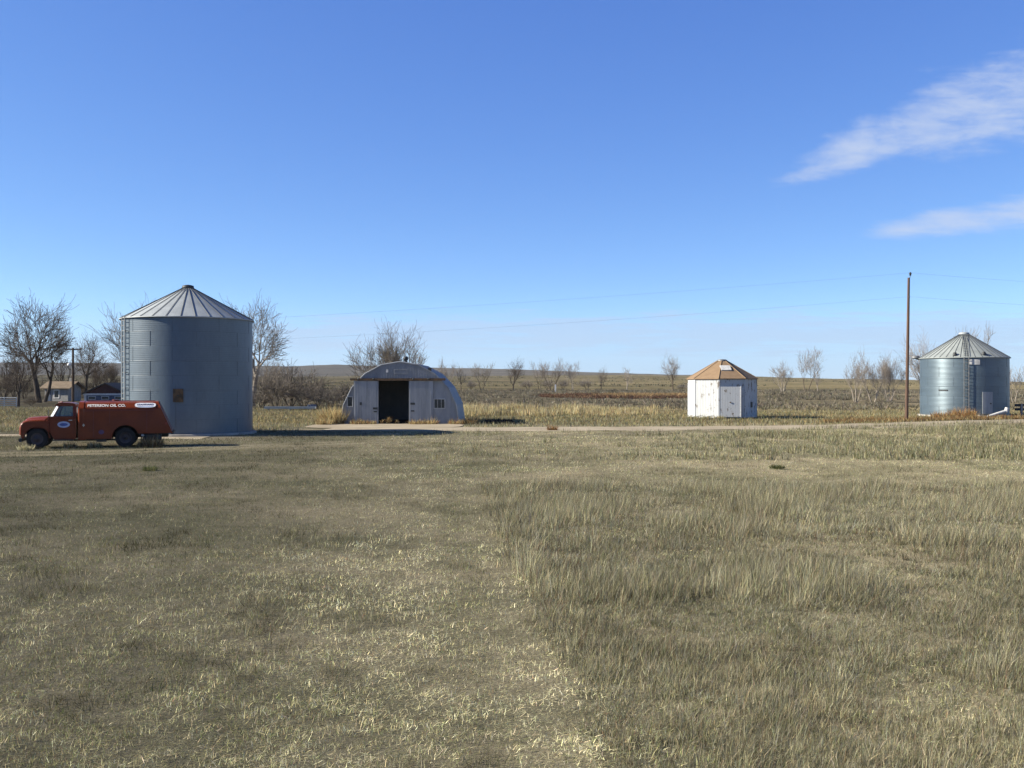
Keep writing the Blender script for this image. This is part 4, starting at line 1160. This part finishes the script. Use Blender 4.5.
# ------------------------------------------------------------------ utility pole and wires
def pole():
    g = gp(906.5, 85.5)
    root = empty('utility_pole', g, 0, 'tall brown wooden utility pole left of the right grain bin', 'utility pole')
    top = Vector((.19, 0, 12.25))
    m = MB(); pts = [Vector((0, 0, -.3)) + (top - Vector((0, 0, -.3))) * t for t in np.linspace(0, 1, 10)]
    m.tube(pts, list(np.linspace(.15, .10, 10)), 12); m.build('shaft', M['pole_wood'], root)
    m = MB(); m.tube([top + Vector((.02, 0, -.35)), top + Vector((.12, 0, .1)), top + Vector((.13, 0, .22))], .025, 6); m.build('pin', M['dark_steel'], root)
    m = MB(); m.lathe([(.02, 0), (.10, .02), (.07, .10), (.11, .16), (.08, .26), (.02, .30)], 12, origin=top + Vector((.13, 0, .18))); m.build('insulator', M['dark_steel'], root)
    m = MB(); m.lathe([(.02, 0), (.06, .02), (.06, .14), (.02, .16)], 10, origin=(.14, -.22, 10.5)); m.build('insulator', M['dark_steel'], root)
    return g + top + Vector((.13, 0, .42)), g + Vector((.14, -.22, 10.62))
pa, pb = pole()
def hidden_pole():
    g = Vector((-27.2, 86.0, 0))
    root = empty('utility_pole', g, 0, 'wooden utility pole standing behind the big grain bin', 'utility pole')
    m = MB(); m.tube([(0, 0, -.3), (0, 0, 8.4)], [.17, .12], 10); m.build('shaft', M['pole_wood'], root)
    m = MB(); m.lathe([(.02, 0), (.09, .02), (.07, .1), (.02, .2)], 10, origin=(0, 0, 8.4)); m.build('insulator', M['dark_steel'], root)
    return g + Vector((0, 0, 8.5)), g + Vector((.1, -.16, 6.7))
ha, hb = hidden_pole()
M['wire'] = mat('wire', (.16, .16, .17), .6, .3)
def wire(p, q, sag, label):
    m = MB(); pts = []
    for k in range(41):
        t = k / 40; v = p.lerp(q, t); v.z -= sag * 4 * t * (1 - t); pts.append(v)
    m.tube(pts, .0045, 4); tag(m.build('power_line', M['wire']), label, 'power line', 'power lines on the utility pole')
wire(ha, pa, .25, 'upper power line from the utility pole across to the big bin')
wire(hb, pb, .35, 'lower power line from the utility pole across to the big bin')
wire(pa, Vector((100, 92, 11.9)), 1.0, 'upper power line leaving the utility pole over the right grain bin')
wire(pb, Vector((100, 92, 10.0)), 1.0, 'lower power line leaving the utility pole over the right grain bin')

# yard light pole
def yard_light():
    g = gp(73, 140)
    root = empty('yard_light', g, 0, 'dark yard light pole with crossarm and pale lamp, in front of the farmhouse', 'light pole')
    m = MB(); m.tube([(0, 0, -.2), (0, 0, 7.9)], [.20, .15], 8); m.build('shaft', M['wood_and_shade'], root)
    m = MB(); m.box((.05, 0, 7.72), (2.3, .14, .16)); m.build('crossarm', M['wood_and_shade'], root)
    m = MB(); m.tube([(0, 0, 6.2), (-.3, -.1, 6.1), (-.48, -.15, 5.75)], .04, 6); m.build('bracket', M['grey_steel'], root)
    m = MB(); m.lathe([(.03, .22), (.2, .16), (.26, 0), (.2, -.18), (.03, -.24)], 12, origin=(-.48, -.15, 5.55)); m.build('lamp_shade', M['white_paint'], root)
    for x in (-.95, .95):
        m = MB(); m.lathe([(.02, 0), (.07, .02), (.05, .18), (.02, .2)], 8, origin=(x + .05, 0, 7.8)); m.build('insulator', M['dark_steel'], root)
yard_light()

# ------------------------------------------------------------------ farmhouse and barn
def farmhouse():
    g = gp(63, 158); root = empty('farmhouse', g, R(-10), 'small grey farmhouse with a tan gable roof behind the truck cab', 'house')
    s = .158
    m = MB(); hw = 2.0; dp = 3.4
    m.box((0, 0, 1.05), (2 * hw, 2 * dp * .5, 2.1)); m.prism([(-1.7, 2.1), (1.7, 2.1), (0, 2.9)], -hw, hw, lambda u, v, w_: (w_, u, v))
    m.build('wall', M['siding'], root)
    m = MB()
    for sg in (-1, 1):
        m.prism([(sg * 2.15, 1.92), (0, 2.98), (0, 3.1), (sg * 2.15, 2.06)], -hw - .65, hw + .65, lambda u, v, w_: (w_, u, v))
    rf = m.build('roof', M['brown_roof'], root)
    m = MB(); y = -1.72
    for c_, sz in (((.05, y, .5), (.95, .06, .12)), ((.05, y, 1.72), (.95, .06, .12)), ((-.38, y, 1.1), (.12, .06, 1.1)), ((.48, y, 1.1), (.12, .06, 1.1))): m.box(c_, sz)
    wd = m.build('window', M['white_paint'], root)
    m = MB(); m.box((.05, y + .005, 1.1), (.74, .03, 1.1)); m.build('pane', M['dim_glass'], wd)
    m = MB(); m.box((-1.35, y, .9), (.85, .05, 1.75)); d = m.build('door', M['blue_dark'], root)
    m = MB(); m.lathe([(.01, 0), (.05, .02), (.01, .06)], 8, origin=(-1.02, y - .07, .9), axis='Y'); m.build('handle', M['chrome'], d)
    m = MB(); m.box((1.0, .6, 3.2), (.4, .4, .9)); m.build('chimney', M['siding'], rf)
farmhouse()
def barn():
    g = gp(112, 150); root = empty('barn', g, R(4), 'dark red gabled barn half hidden behind the truck and big bin', 'barn')
    m = MB(); fn = lambda u, v, w_: (u, w_, v)
    m.prism([(-3.0, 1.35), (3.0, 1.35), (0, 2.75)], -3.0, 3.0, fn); m.build('gable', M['barn_red'], root)
    m = MB(); m.box((0, 0, .55), (6, 6.0, 1.1)); m.build('wall', M['blue_dark'], root)
    m = MB(); m.box((0, -3.06, 1.24), (6.3, .1, .26)); m.build('fascia', M['pale_trim'], root)
    m = MB()
    for sg in (-1, 1): m.prism([(sg * 3.35, 1.2), (0, 2.80), (0, 2.95), (sg * 3.35, 1.36)], -3.3, 3.3, fn)
    m.build('roof', M['barn_roof'], root)
    for x in (-1.9, 0, 1.9):
        m = MB(); m.box((x, -3.03, .72), (1.1, .05, .5)); wd = m.build('window', M['pale_trim'], root)
        m = MB(); m.box((x, -3.07, .72), (.94, .03, .36)); m.build('pane', M['dim_glass'], wd)
    m = MB(); m.box((-2.85, -3.07, .55), (.3, .06, 1.1)); m.build('corner_board', M['pale_trim'], root)
barn()

# pale rail panel at the left edge
def rail_panel():
    g = gp(4, 128); root = empty('rail_panel', g, R(6), 'pale metal livestock rail panel at the left edge of the yard', 'fence')
    m = MB()
    for z in (.25, .5, .75, 1.0, 1.22): m.tube([(-1.5, 0, z), (1.5, 0, z)], .055, 6)
    m.build('rail', M['pale_metal'], root)
    for x in (-1.5, 0, 1.5):
        m = MB(); m.tube([(x, .05, 0), (x, .05, 1.3)], .06, 6); m.build('post', M['pale_metal'], root)
rail_panel()
# long pale trough and the drum
def trough():
    g = gp(290, 118); root = empty('feed_trough', g, R(2), 'long pale metal trough lying before the thicket', 'trough')
    m = MB(); prof = [(-.32, .42), (-.26, .16), (.26, .16), (.32, .42), (.28, .42), (.22, .2), (-.22, .2), (-.28, .42)]
    m.prism(prof, -3.0, 3.0, lambda u, v, w_: (w_, u, v)); m.build('trough_body', M['pale_metal'], root)
    for x in (-2.5, 0, 2.5):
        m = MB(); m.box((x, 0, .08), (.12, .6, .16)); m.build('leg', M['grey_steel'], root)
trough()
def drum():
    g = gp(312, 119.5); root = empty('steel_drum', g, R(20), 'dark blue steel drum lying at the right end of the pale trough', 'drum')
    m = MB(); m.lathe([(.01, -.5), (.30, -.5), (.31, -.48), (.30, -.46), (.30, -.16), (.315, -.14), (.30, -.12), (.30, .12), (.315, .14), (.30, .16), (.30, .46), (.31, .48), (.30, .5), (.01, .5)], 20, origin=(0, 0, .31), axis='X')
    m.build('drum_body', M['blue_dark'], root)
    m = MB(); m.lathe([(.01, .0), (.05, .0), (.05, .03), (.01, .04)], 8, origin=(.5, .15, .35), axis='X'); m.build('bung', M['grey_steel'], root)
drum()
# white post by the creek
g = gp(555.5, 262); root = empty('white_post', g, 0, 'short white post standing among the creek trees', 'post')
m = MB(); m.box((0, 0, .9), (.35, .3, 1.8)); m.build('shaft', M['white_paint'], root, .03)
m = MB(); m.prism([(-.2, 1.8), (.2, 1.8), (0, 1.95)], -.17, .17, lambda u, v, w_: (u, w_, v)); m.build('post_cap', M['white_paint'], root)

# white auger tube lying by the right bin, rack of dark bars
def auger():
    g = gp(999, 93.6); root = empty('auger_tube', g, 0, 'white auger tube lying by the right foot of the right grain bin', 'auger')
    m = MB(); m.tube([(-1.15, -.2, .10), (0, 0, .42), (.75, .1, .62)], [.13, .15, .16], 12); m.build('tube', M['pale_trim'], root)
    m = MB(); m.tube([(.72, .1, .5), (.80, .1, .95)], [.19, .17], 12); m.build('spout', M['pale_trim'], root)
    m = MB(); m.box((.1, .05, .16), (.12, .5, .36)); m.build('foot', M['grey_steel'], root)
    x = -2.6
    g2 = gp(979.5, 93.2)
    m = MB(); m.lathe([(.01, .24), (.14, .22), (.17, .0), (.17, -.02)], 14)
    o = m.build('bucket', M['white_paint'], loc=g2 + Vector((0, 0, .02))); tag(o, 'small white upturned bucket at the foot of the right grain bin', 'bucket')
auger()
def rack():
    g = gp(1022, 96); root = empty('bar_rack', g, 0, 'grey posted rack of dark bars at the right edge by the bin', 'rack')
    for x in (-.05, 1.3, 2.6):
        m = MB(); m.box((x, 0, .62), (.2, .14, 1.25)); m.build('post', M['grey_steel'], root)
    for z in (1.12, .72):
        m = MB(); m.box((1.0, .16, z), (3.2, .16, .24)); m.build('bar', M['dark_steel'], root)
    m = MB(); m.box((1.9, .12, .4), (1.0, .2, .55)); m.build('side_plate', M['dark_steel'], root)
rack()

# ------------------------------------------------------------------ the red tank truck
def text_mesh(body, size, mt, name, parent, mtx, extrude=.004, bold=0.0):
    cu = bpy.data.curves.new(name, 'FONT'); cu.body = body; cu.size = size; cu.extrude = extrude; cu.align_x = 'CENTER'; cu.align_y = 'CENTER'; cu.offset = bold
    to = bpy.data.objects.new(name + '_source', cu)
    COL.objects.link(to)
    dg = bpy.context.evaluated_depsgraph_get(); dg.update()
    me = bpy.data.meshes.new_from_object(to.evaluated_get(dg))
    COL.objects.unlink(to); bpy.data.objects.remove(to)
    me.materials.clear(); me.materials.append(mt); me.name = name
    o = bpy.data.objects.new(name, me); COL.objects.link(o); o.parent = parent; o.matrix_local = mtx
    return o

def truck():
    Yc = 50.75
    root = empty('tank_truck', gp(84, Yc), R(180 + 17), 'old red fuel tank truck facing left beside the big grain bin', 'truck')
    side = lambda u, v, w_: (u, w_, v)                  # profile in x-z, width along y
    def arc(cx, cz, r, a0, a1, n=10): return [(cx + r * math.cos(R(a0 + (a1 - a0) * k / n)), cz + r * math.sin(R(a0 + (a1 - a0) * k / n))) for k in range(n + 1)]
    FX, RX = 2.04, -2.04
    RED = M['paint_red']
    # --- tank body
    m = MB()
    def xr(z): return -4.30 + (z - .70) / 1.70 * .76
    low = [(.04, .45), (.04, 1.15), (xr(1.15), 1.15), (xr(.70), .70), (-2.66, .70)] + arc(RX, .50, .62, 18, 172, 12)[::1] + [(-2.66, .58), (-1.42, .45)]
    low = [(.04, 1.15), (.04, .45), (-1.40, .45)] + arc(RX, .50, .63, 0, 160, 14) + [(-2.66, .70), (xr(.70), .70), (xr(1.15), 1.15)]
    m.prism(low, -1.10, 1.10, side)
    sec = [(1.10, 1.15), (1.10, 1.90), (1.085, 1.97), (1.04, 2.03), (.80, 2.22), (.70, 2.275), (.55, 2.305), (.25, 2.325), (-.25, 2.325), (-.55, 2.305), (-.70, 2.275), (-.80, 2.22), (-1.04, 2.03), (-1.085, 1.97), (-1.10, 1.90), (-1.10, 1.15)]
    stations = [(.04, .0), (-3.5, 0)]
    n = len(sec)
    vs = [(.04, y, z) for y, z in sec] + [(xr(z), y * (1 - .03 * max(0, z - 1.2)), z) for y, z in sec]
    m.add(vs, [(i, i + 1, i + 1 + n, i + n) for i in range(n - 1)]); m.add(vs, [tuple(range(n - 1, -1, -1)), tuple(range(n, 2 * n))])
    body = m.build('tank_body', RED, root)
    # rounded front bulkhead with lit corner
    m = MB(); pl = []
    rr = .12
    for cx, cy, a0 in ((.06, .98, 0), (-.06, .98, 90), (-.06, -.98, 180), (.06, -.98, 270)):
        rx = .12
        pl += [(cx + rx * math.cos(R(a0 + 15 * k)), cy + .13 * math.sin(R(a0 + 15 * k))) for k in range(7)]
    m.prism(pl, .42, 1.98, lambda u, v, w_: (u + .0, v, w_), True)
    top = [(1.11, 1.98), (1.05, 2.05), (.81, 2.24), (.70, 2.295), (.3, 2.345), (-.3, 2.345), (-.70, 2.295), (-.81, 2.24), (-1.05, 2.05), (-1.11, 1.98)]
    m.prism(top, -.10, .14, lambda u, v, w_: (w_, u, v))
    m.build('front_bulkhead', RED, root)
    # compartment lines and panel frame, proud of the side
    m = MB()
    for sgn in (1, -1):
        y = 1.104 * sgn
        m.box((-1.72, y, 1.86), (3.35, .012, .035)); m.box((-.55, y, 1.2), (.03, .012, 1.35)); m.box((-3.05, y, 1.3), (.03, .012, 1.1)); m.box((-1.3, y, 1.55), (.025, .012, .65))
    m.build('panel_seam', M['paint_red_dark'], root)
    m = MB(); m.box((-1.8, 0, 2.335), (3.2, .6, .03)); m.tube([(-1.5, 0, 2.33), (-1.5, 0, 2.40)], .16, 12); m.build('walkway', M['paint_red_dark'], root)
    m = MB(); m.box((-.10, 1.12, 1.15), (.10, .03, .05)); m.box((-.1, 1.14, 1.15), (.03, .03, .14)); m.build('handle', M['chrome'], root)
    # rear fixtures
    m = MB(); m.box((-4.28, 0, .72), (.12, 2.1, .14)); m.build('rear_bumper', M['dark_steel'], root)
    for sgn in (1, -1):
        m = MB(); m.box((-3.98, 1.115 * sgn, 1.20), (.07, .03, .10)); m.build('tail_light', M['lamp_red'], root)
        m = MB(); m.box((-2.78, .85 * sgn, .45), (.02, .5, .5)); m.build('mudflap', M['tyre'], root)
    m = MB(); m.lathe([(.01, 0), (.065, .0), (.075, .03), (.05, .06), (.01, .07)], 14, origin=(-2.86, 1.06, .60), axis='Y'); m.build('hose_valve', M['chrome'], root)
    m = MB(); m.box((-3.3, .7, .50), (.9, .5, .28)); m.build('meter_box', M['dark_steel'], root)
    m = MB(); m.box((-.9, .75, .38), (.45, .35, .16)); m.tube([(.6, .6, .4), (-2.4, .6, .4)], .05, 8); m.build('exhaust', M['dark_steel'], root)
    # chassis
    m = MB()
    for sgn in (1, -1): m.box((-.75, .42 * sgn, .58), (6.6, .08, .2))
    m.tube([(FX, -.85, .5), (FX, .85, .5)], .07, 8); m.tube([(RX, -.9, .5), (RX, .9, .5)], .1, 8)
    m.lathe([(.01, -.2), (.2, -.15), (.24, 0), (.2, .15), (.01, .2)], 12, origin=(RX, 0, .5), axis='X')
    m.build('chassis', M['dark_steel'], root)
    # --- cab
    m = MB()
    cabp = [(.26, .50), (.26, 1.58), (1.56, 1.58), (1.58, 1.05), (1.30, .50), (1.26, .44), (.36, .44)]
    m.prism(cabp, -.94, .94, side)
    m.build('cab', RED, root, .035)
    # greenhouse: roof, pillars, back panel
    m = MB()
    rf = [(.30, 2.10), (.30, 2.17), (.36, 2.235), (.55, 2.27), (.95, 2.27), (1.16, 2.225), (1.24, 2.16), (1.22, 2.10)]
    m.prism(rf, -.80, .80, side)
    m.build('roof', RED, root, .055)
    def bar(p, q, wx, wy, mb):
        p, q = Vector(p), Vector(q)
        mb.prism([(-wx / 2, -wy / 2), (wx / 2, -wy / 2), (wx / 2, wy / 2), (-wx / 2, wy / 2)], 0, 1, lambda u, v, w_: p.lerp(q, w_) + Vector((u, v, 0)))
    m = MB()
    for sgn in (1, -1):
        m = MB(); bar((1.31, .885 * sgn, 1.57), (1.03, .775 * sgn, 2.12), .05, .05, m); m.build('pillar', RED, root)
        m = MB(); bar((.34, .88 * sgn, 1.57), (.36, .76 * sgn, 2.12), .14, .06, m); m.build('pillar', RED, root)
    m = MB()
    bar((.29, 0, 1.57), (.32, 0, 1.72), .04, 1.74, m); bar((.32, 0, 2.02), (.33, 0, 2.12), .04, 1.54, m)
    for sgn in (1, -1): bar((.305, .72 * sgn, 1.70), (.325, .66 * sgn, 2.04), .04, .26, m)
    m.build('back_panel', RED, root)
    G = M['glass']
    m = MB(); vs_ = []; ny = 15
    for off_ in (0, .018):
        for j in range(ny):
            v_ = -1 + 2 * j / (ny - 1); bx = .20 * abs(v_) ** 2.6
            vs_ += [(1.53 - bx - off_, .895 * v_, 1.585), (1.25 - bx - off_, .785 * v_, 2.11)]
    f1 = [(2 * j, 2 * j + 1, 2 * j + 3, 2 * j + 2) for j in range(ny - 1)]
    m.add(vs_, f1 + [tuple(i + 2 * ny for i in q[::-1]) for q in f1], True)
    m.build('windshield', M['glass_dust_glare'], root)
    for sgn in (1, -1):
        m = MB(); a = [(.42, 1.59), (1.29, 1.59), (1.01, 2.10), (.43, 2.10)]
        vs = [(x, sgn * (.895 - (z - 1.58) * .215), z) for x, z in a] + [(x, sgn * (.883 - (z - 1.58) * .215), z) for x, z in a]
        m.add(vs, [(0, 1, 2, 3), (7, 6, 5, 4), (0, 4, 5, 1), (1, 5, 6, 2), (2, 6, 7, 3), (3, 7, 4, 0)]); m.build('side_window', G, root)
        m = MB(); bar((1.02, .89 * sgn, 1.58), (.95, .78 * sgn, 2.10), .03, .03, m); m.build('window_divider', M['dark_steel'], root)
    m = MB(); m.add([(.31, -.6, 1.72), (.31, .6, 1.72), (.325, .55, 2.02), (.325, -.55, 2.02)], [(0, 1, 2, 3)]); m.build('rear_window', G, root)
    # doors
    for sgn in (1, -1):
        m = MB(); y0, y1 = (.941, .962) if sgn > 0 else (-.962, -.941)
        m.prism([(.40, .56), (.40, 1.56), (1.46, 1.56), (1.46, .98), (1.22, .56)], y0, y1, side)
        d = m.build('door', RED, root, .008)
        m = MB(); m.box((.52, .975 * sgn, 1.40), (.16, .03, .04)); m.build('handle', M['chrome'], d)
        # oval door emblem
        m = MB(); yy = .966 * sgn
        m.add([(.83 + .285 * math.cos(a), yy, 1.19 + .155 * math.sin(a)) for a in np.linspace(0, 2 * PI, 33)[:-1]] + [(.83 + .285 * math.cos(a), yy - .006 * sgn, 1.19 + .155 * math.sin(a)) for a in np.linspace(0, 2 * PI, 33)[:-1]],
              [tuple(range(32)) if sgn < 0 else tuple(range(31, -1, -1))] + [(k, (k + 1) % 32, 32 + (k + 1) % 32, 32 + k) for k in range(32)])
        e = m.build('emblem', M['sign_pale_blue'], d)
        m = MB(); yy = .970 * sgn
        pts = [(.83 + .19 * math.cos(a), .985 * 0 + yy, 1.19 + .075 * math.sin(a)) for a in np.linspace(0, 2 * PI, 33)[:-1]]
        m.add(pts, [tuple(range(32)) if sgn < 0 else tuple(range(31, -1, -1))]); m.build('emblem_centre', M['sign_blue'], e)
        m = MB(); m.tube([(1.40, .95 * sgn, 1.50), (1.50, 1.16 * sgn, 1.62), (1.50, 1.16 * sgn, 1.92)], .014, 5); m.box((1.50, 1.16 * sgn, 1.80), (.03, .15, .26)); m.build('mirror', M['dark_steel'], root)
        m = MB(); m.box((.85, .98 * sgn, .42), (.95, .2, .05)); m.build('running_board', M['dark_steel'], root)
    # belt line ridge on cowl and door
    for sgn in (1, -1):
        m = MB()
        m.prism([(.40, 1.50), (1.40, 1.50), (1.62, 1.42), (1.66, 1.30), (1.70, 1.30), (1.68, 1.46), (1.52, 1.56), (.40, 1.56)][::1], .955 * sgn if sgn > 0 else -.985, .985 if sgn > 0 else -.955, side)
        m.add([(.28, .968 * sgn, 1.44), (1.50, .968 * sgn, 1.44), (1.50, .89 * sgn, 1.60), (.28, .89 * sgn, 1.60)], [(0, 1, 2, 3)])
        m.build('belt_ridge', RED, root, .01)
    # hood, nose, fenders
    m = MB(); hs = [(-.70, 1.0), (-.70, 1.27), (-.66, 1.36), (-.50, 1.50), (-.28, 1.57), (0, 1.59), (.28, 1.57), (.50, 1.50), (.66, 1.36), (.70, 1.27), (.70, 1.0)]
    rows = []; nh = len(hs); st = [(1.52, 1, 0), (1.95, 1, -.005), (2.35, .985, -.035), (2.55, .96, -.07), (2.64, .93, -.13), (2.67, .90, -.22)]
    for x_, ky, dz_ in st: rows += [(x_, y_ * ky, z_ + dz_ * max(0, (z_ - 1.0) / .59)) for y_, z_ in hs]
    m.add(rows, [(i * nh + k, i * nh + k + 1, (i + 1) * nh + k + 1, (i + 1) * nh + k) for i in range(len(st) - 1) for k in range(nh - 1)], True)
    m.add(rows, [tuple(range(nh)), tuple(range(len(rows) - 1, len(rows) - nh - 1, -1))])
    m.build('hood', RED, root)
    m = MB(); m.box((1.95, .665, 1.40), (.42, .03, .05)); m.build('badge', M['chrome'], root)
    m = MB(); m.box((1.95, -.665, 1.40), (.42, .03, .05)); m.build('badge', M['chrome'], root)
    for sgn in (1, -1):
        m = MB()
        fp = [(1.50, .55), (1.50, 1.36), (1.75, 1.40), (2.40, 1.37), (2.64, 1.31), (2.74, 1.20), (2.77, .95), (2.76, .58), (2.66, .52)] + arc(FX, .50, .60, 2, 178, 16)
        a, b = (.62, 1.0) if sgn > 0 else (-1.0, -.62)
        m.prism(fp, a, b, side)
        path = [(1.46, 1.385), (1.75, 1.405), (2.10, 1.40), (2.40, 1.375), (2.62, 1.32), (2.74, 1.22), (2.79, 1.05), (2.795, .70)]
        rows = []
        for j, (x_, z_) in enumerate(path):
            p0 = Vector(path[max(j - 1, 0)]); p1 = Vector(path[min(j + 1, len(path) - 1)]); t_ = (p1 - p0).normalized(); nx_, nz_ = -t_.y, t_.x
            for y_, h_ in ((.60, .075), (.76, .07), (.88, .035), (.96, -.03), (1.012, -.14)): rows.append((x_ + nx_ * h_, y_ * sgn, z_ + nz_ * h_))
        m.add(rows, [(j * 5 + k, j * 5 + k + 1, (j + 1) * 5 + k + 1, (j + 1) * 5 + k) for j in range(len(path) - 1) for k in range(4)], True)
        m.build('fender', RED, root)
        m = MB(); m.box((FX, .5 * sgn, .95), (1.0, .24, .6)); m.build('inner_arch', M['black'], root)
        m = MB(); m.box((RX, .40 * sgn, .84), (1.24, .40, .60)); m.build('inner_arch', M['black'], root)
    m = MB(); m.box((2.70, 0, 1.0), (.06, 1.24, .62)); 
    gr = m.build('grille', M['paint_red_dark'], root)
    for z in (.82, .95, 1.08, 1.21):
        m = MB(); m.box((2.745, 0, z), (.03, 1.2, .035)); m.build('grille_bar', M['chrome'], gr)
    for sgn in (1, -1):
        m = MB(); m.lathe([(.01, .06), (.07, .05), (.10, .02), (.12, 0), (.12, -.05)], 20, origin=(2.77, .78 * sgn, 1.02), axis='X'); m.build('headlight', M['lamp_clear'], root)
        m = MB(); m.lathe([(.01, .04), (.04, .03), (.05, 0), (.05, -.03)], 12, origin=(2.765, .80 * sgn, .80), axis='X'); m.build('turn_light', M['lamp_red'], root)
    m = MB(); m.prism([(2.72, .36), (2.84, .36), (2.86, .44), (2.84, .54), (2.72, .54)], -1.02, 1.02, side); m.build('front_bumper', M['dark_steel'], root, .015)
    for y in (-.5, 0, .5):
        m = MB(); m.lathe([(.01, .06), (.03, .05), (.04, 0), (.04, -.01)], 8, origin=(1.08, y, 2.26)); m.build('roof_light', M['lamp_red'], root)
    # inside
    m = MB(); m.box((.72, 0, 1.25), (.55, 1.5, .2)); m.box((.46, 0, 1.56), (.14, 1.5, .5), Matrix.Rotation(.12, 3, 'Y')); m.build('seat', M['seat'], root)
    m = MB(); 
    c0 = Vector((1.12, .42, 1.62)); ring = [c0 + Matrix.Rotation(-.9, 3, 'Y') @ Vector((.21 * math.cos(a), .21 * math.sin(a), 0)) for a in np.linspace(0, 2 * PI, 21)]
    m.tube(ring, .018, 6, caps=False); m.tube([c0, c0 + Vector((.3, 0, -.35))], .025, 6); m.build('steering_wheel', M['dark_steel'], root)
    # wheels
    def wheel(x, y, sgn, dual=False):
        e = bpy.data.objects.new('wheel', None); COL.objects.link(e); e.parent = root; e.location = (x, y, .5)
        m = MB(); w_ = .115
        prof = [(.29, -w_ * .9), (.36, -w_), (.45, -w_), (.485, -w_ * .8), (.495, -w_ * .4), (.495, w_ * .4), (.485, w_ * .8), (.45, w_), (.36, w_), (.29, w_ * .9)]
        m.lathe(prof, 40, axis='Y')
        if dual: m.lathe([(r_, h_ - sgn * .27) for r_, h_ in prof], 40, axis='Y')
        m.build('tyre', M['tyre'], e)
        m = MB(); s = sgn
        dish = -.055 if dual else .03
        m.lathe([(.295, s * w_ * .85), (.275, s * w_ * .95), (.26, s * w_ * .5), (.20, s * (w_ * .5 + dish * .5)), (.12, s * (w_ * .5 + dish)), (.085, s * (w_ * .5 + dish + .02)), (.08, s * (w_ + (.02 if not dual else .0))), (.01, s * (w_ + .03))], 28, axis='Y')
        for k in range(6):
            a = k * PI / 3; m.lathe([(.005, s * (w_ * .5 + dish + .035)), (.018, s * (w_ * .5 + dish + .03)), (.018, s * (w_ * .5 + dish - .01))], 6, origin=(.15 * math.cos(a), 0, .15 * math.sin(a)), axis='Y')
        m.build('rim', M['rim'], e)
    for sgn in (1, -1):
        wheel(FX, .86 * sgn, sgn); wheel(RX, .93 * sgn, sgn, True)
    # lettering on the bevelled shoulder, seen from the driver's side
    sl_ = Vector((0, -.24, .19)).normalized()           # up the shoulder
    nrm = Vector((0, .19, .24)).normalized(); xdir = Vector((-1, 0, 0))
    def shoulder(x, f, lift):
        p = Vector((x, 1.04, 2.03)).lerp(Vector((x, .80, 2.22)), f) + nrm * lift
        return Matrix((( xdir.x, sl_.x, nrm.x, p.x), (xdir.y, sl_.y, nrm.y, p.y), (xdir.z, sl_.z, nrm.z, p.z), (0, 0, 0, 1)))
    o = text_mesh('PETERSON OIL CO.', .275, M['letter_white'], 'lettering', root, shoulder(-1.15, .42, .006), .004, .008)
    bb = [v.co.x for v in o.data.vertices]; k = 1.78 / (max(bb) - min(bb))
    o.matrix_local = shoulder(-1.15, .42, .006) @ Matrix.Diagonal((k, 1, 1, 1))
    # white logo plate: flat top, rounded bottom, on the tail end of the shoulder
    m = MB(); pts = []
    for a in np.linspace(0, 2 * PI, 41)[:-1]:
        x_ = .50 * abs(math.cos(a)) ** .55 * math.copysign(1, math.cos(a)); y_ = .185 * abs(math.sin(a)) ** (.5 if a < PI else .9) * math.copysign(1, math.sin(a))
        pts.append((x_, y_))
    m.prism(pts, 0, .012, lambda u, v, w_: (u, v, w_)); e = m.build('emblem', M['sign_white'], root); e.matrix_local = shoulder(-2.98, .44, .008)
    m = MB(); m.prism([(x_ * .78, -.07 + min(0, y_) * .45) for x_, y_ in pts if y_ <= 0.0], .013, .017, lambda u, v, w_: (u, v, w_)); m.build('emblem_band', M['sign_pale_blue'], e)
    text_mesh('STANDARD', .15, M['sign_navy'], 'emblem_lettering', e, Matrix.Translation((0, .035, .016)), .003, .004)
    # dim round placard on the cabinet
    m = MB(); m.add([(-.92 + .13 * math.cos(a), 1.106, .80 + .11 * math.sin(a)) for a in np.linspace(2 * PI, 0, 25)[:-1]], [tuple(range(24))]); m.build('placard', M['placard'], root)
M['glass'] = glass_mat('cab_glass'); M['glass_dust_glare'] = glass_mat('dust_glare_windshield', pale_film=.55)  # windshield film paints sun glare into the glass as well as dust
M['sign_pale_blue'] = mat('sign_pale_blue', (.42, .48, .66), .5); M['placard'] = mat('dim_placard', (.10, .05, .12), .6)
truck()

# ------------------------------------------------------------------ thin dry air
def haze():
    m, nt, out = new_mat('thin_air')
    v = N(nt, 'ShaderNodeVolumePrincipled', inp={'Color': (.86, .92, 1., 1), 'Density': .45e-4, 'Anisotropy': .2})
    nt.links.new(v.outputs[0], out.inputs['Volume'])
    mb = MB(); mb.box((0, 0, 54), (8800, 8800, 112))
    tag(mb.build('haze', m), 'thin bluish air over the far range', 'haze', kind='stuff')
haze()
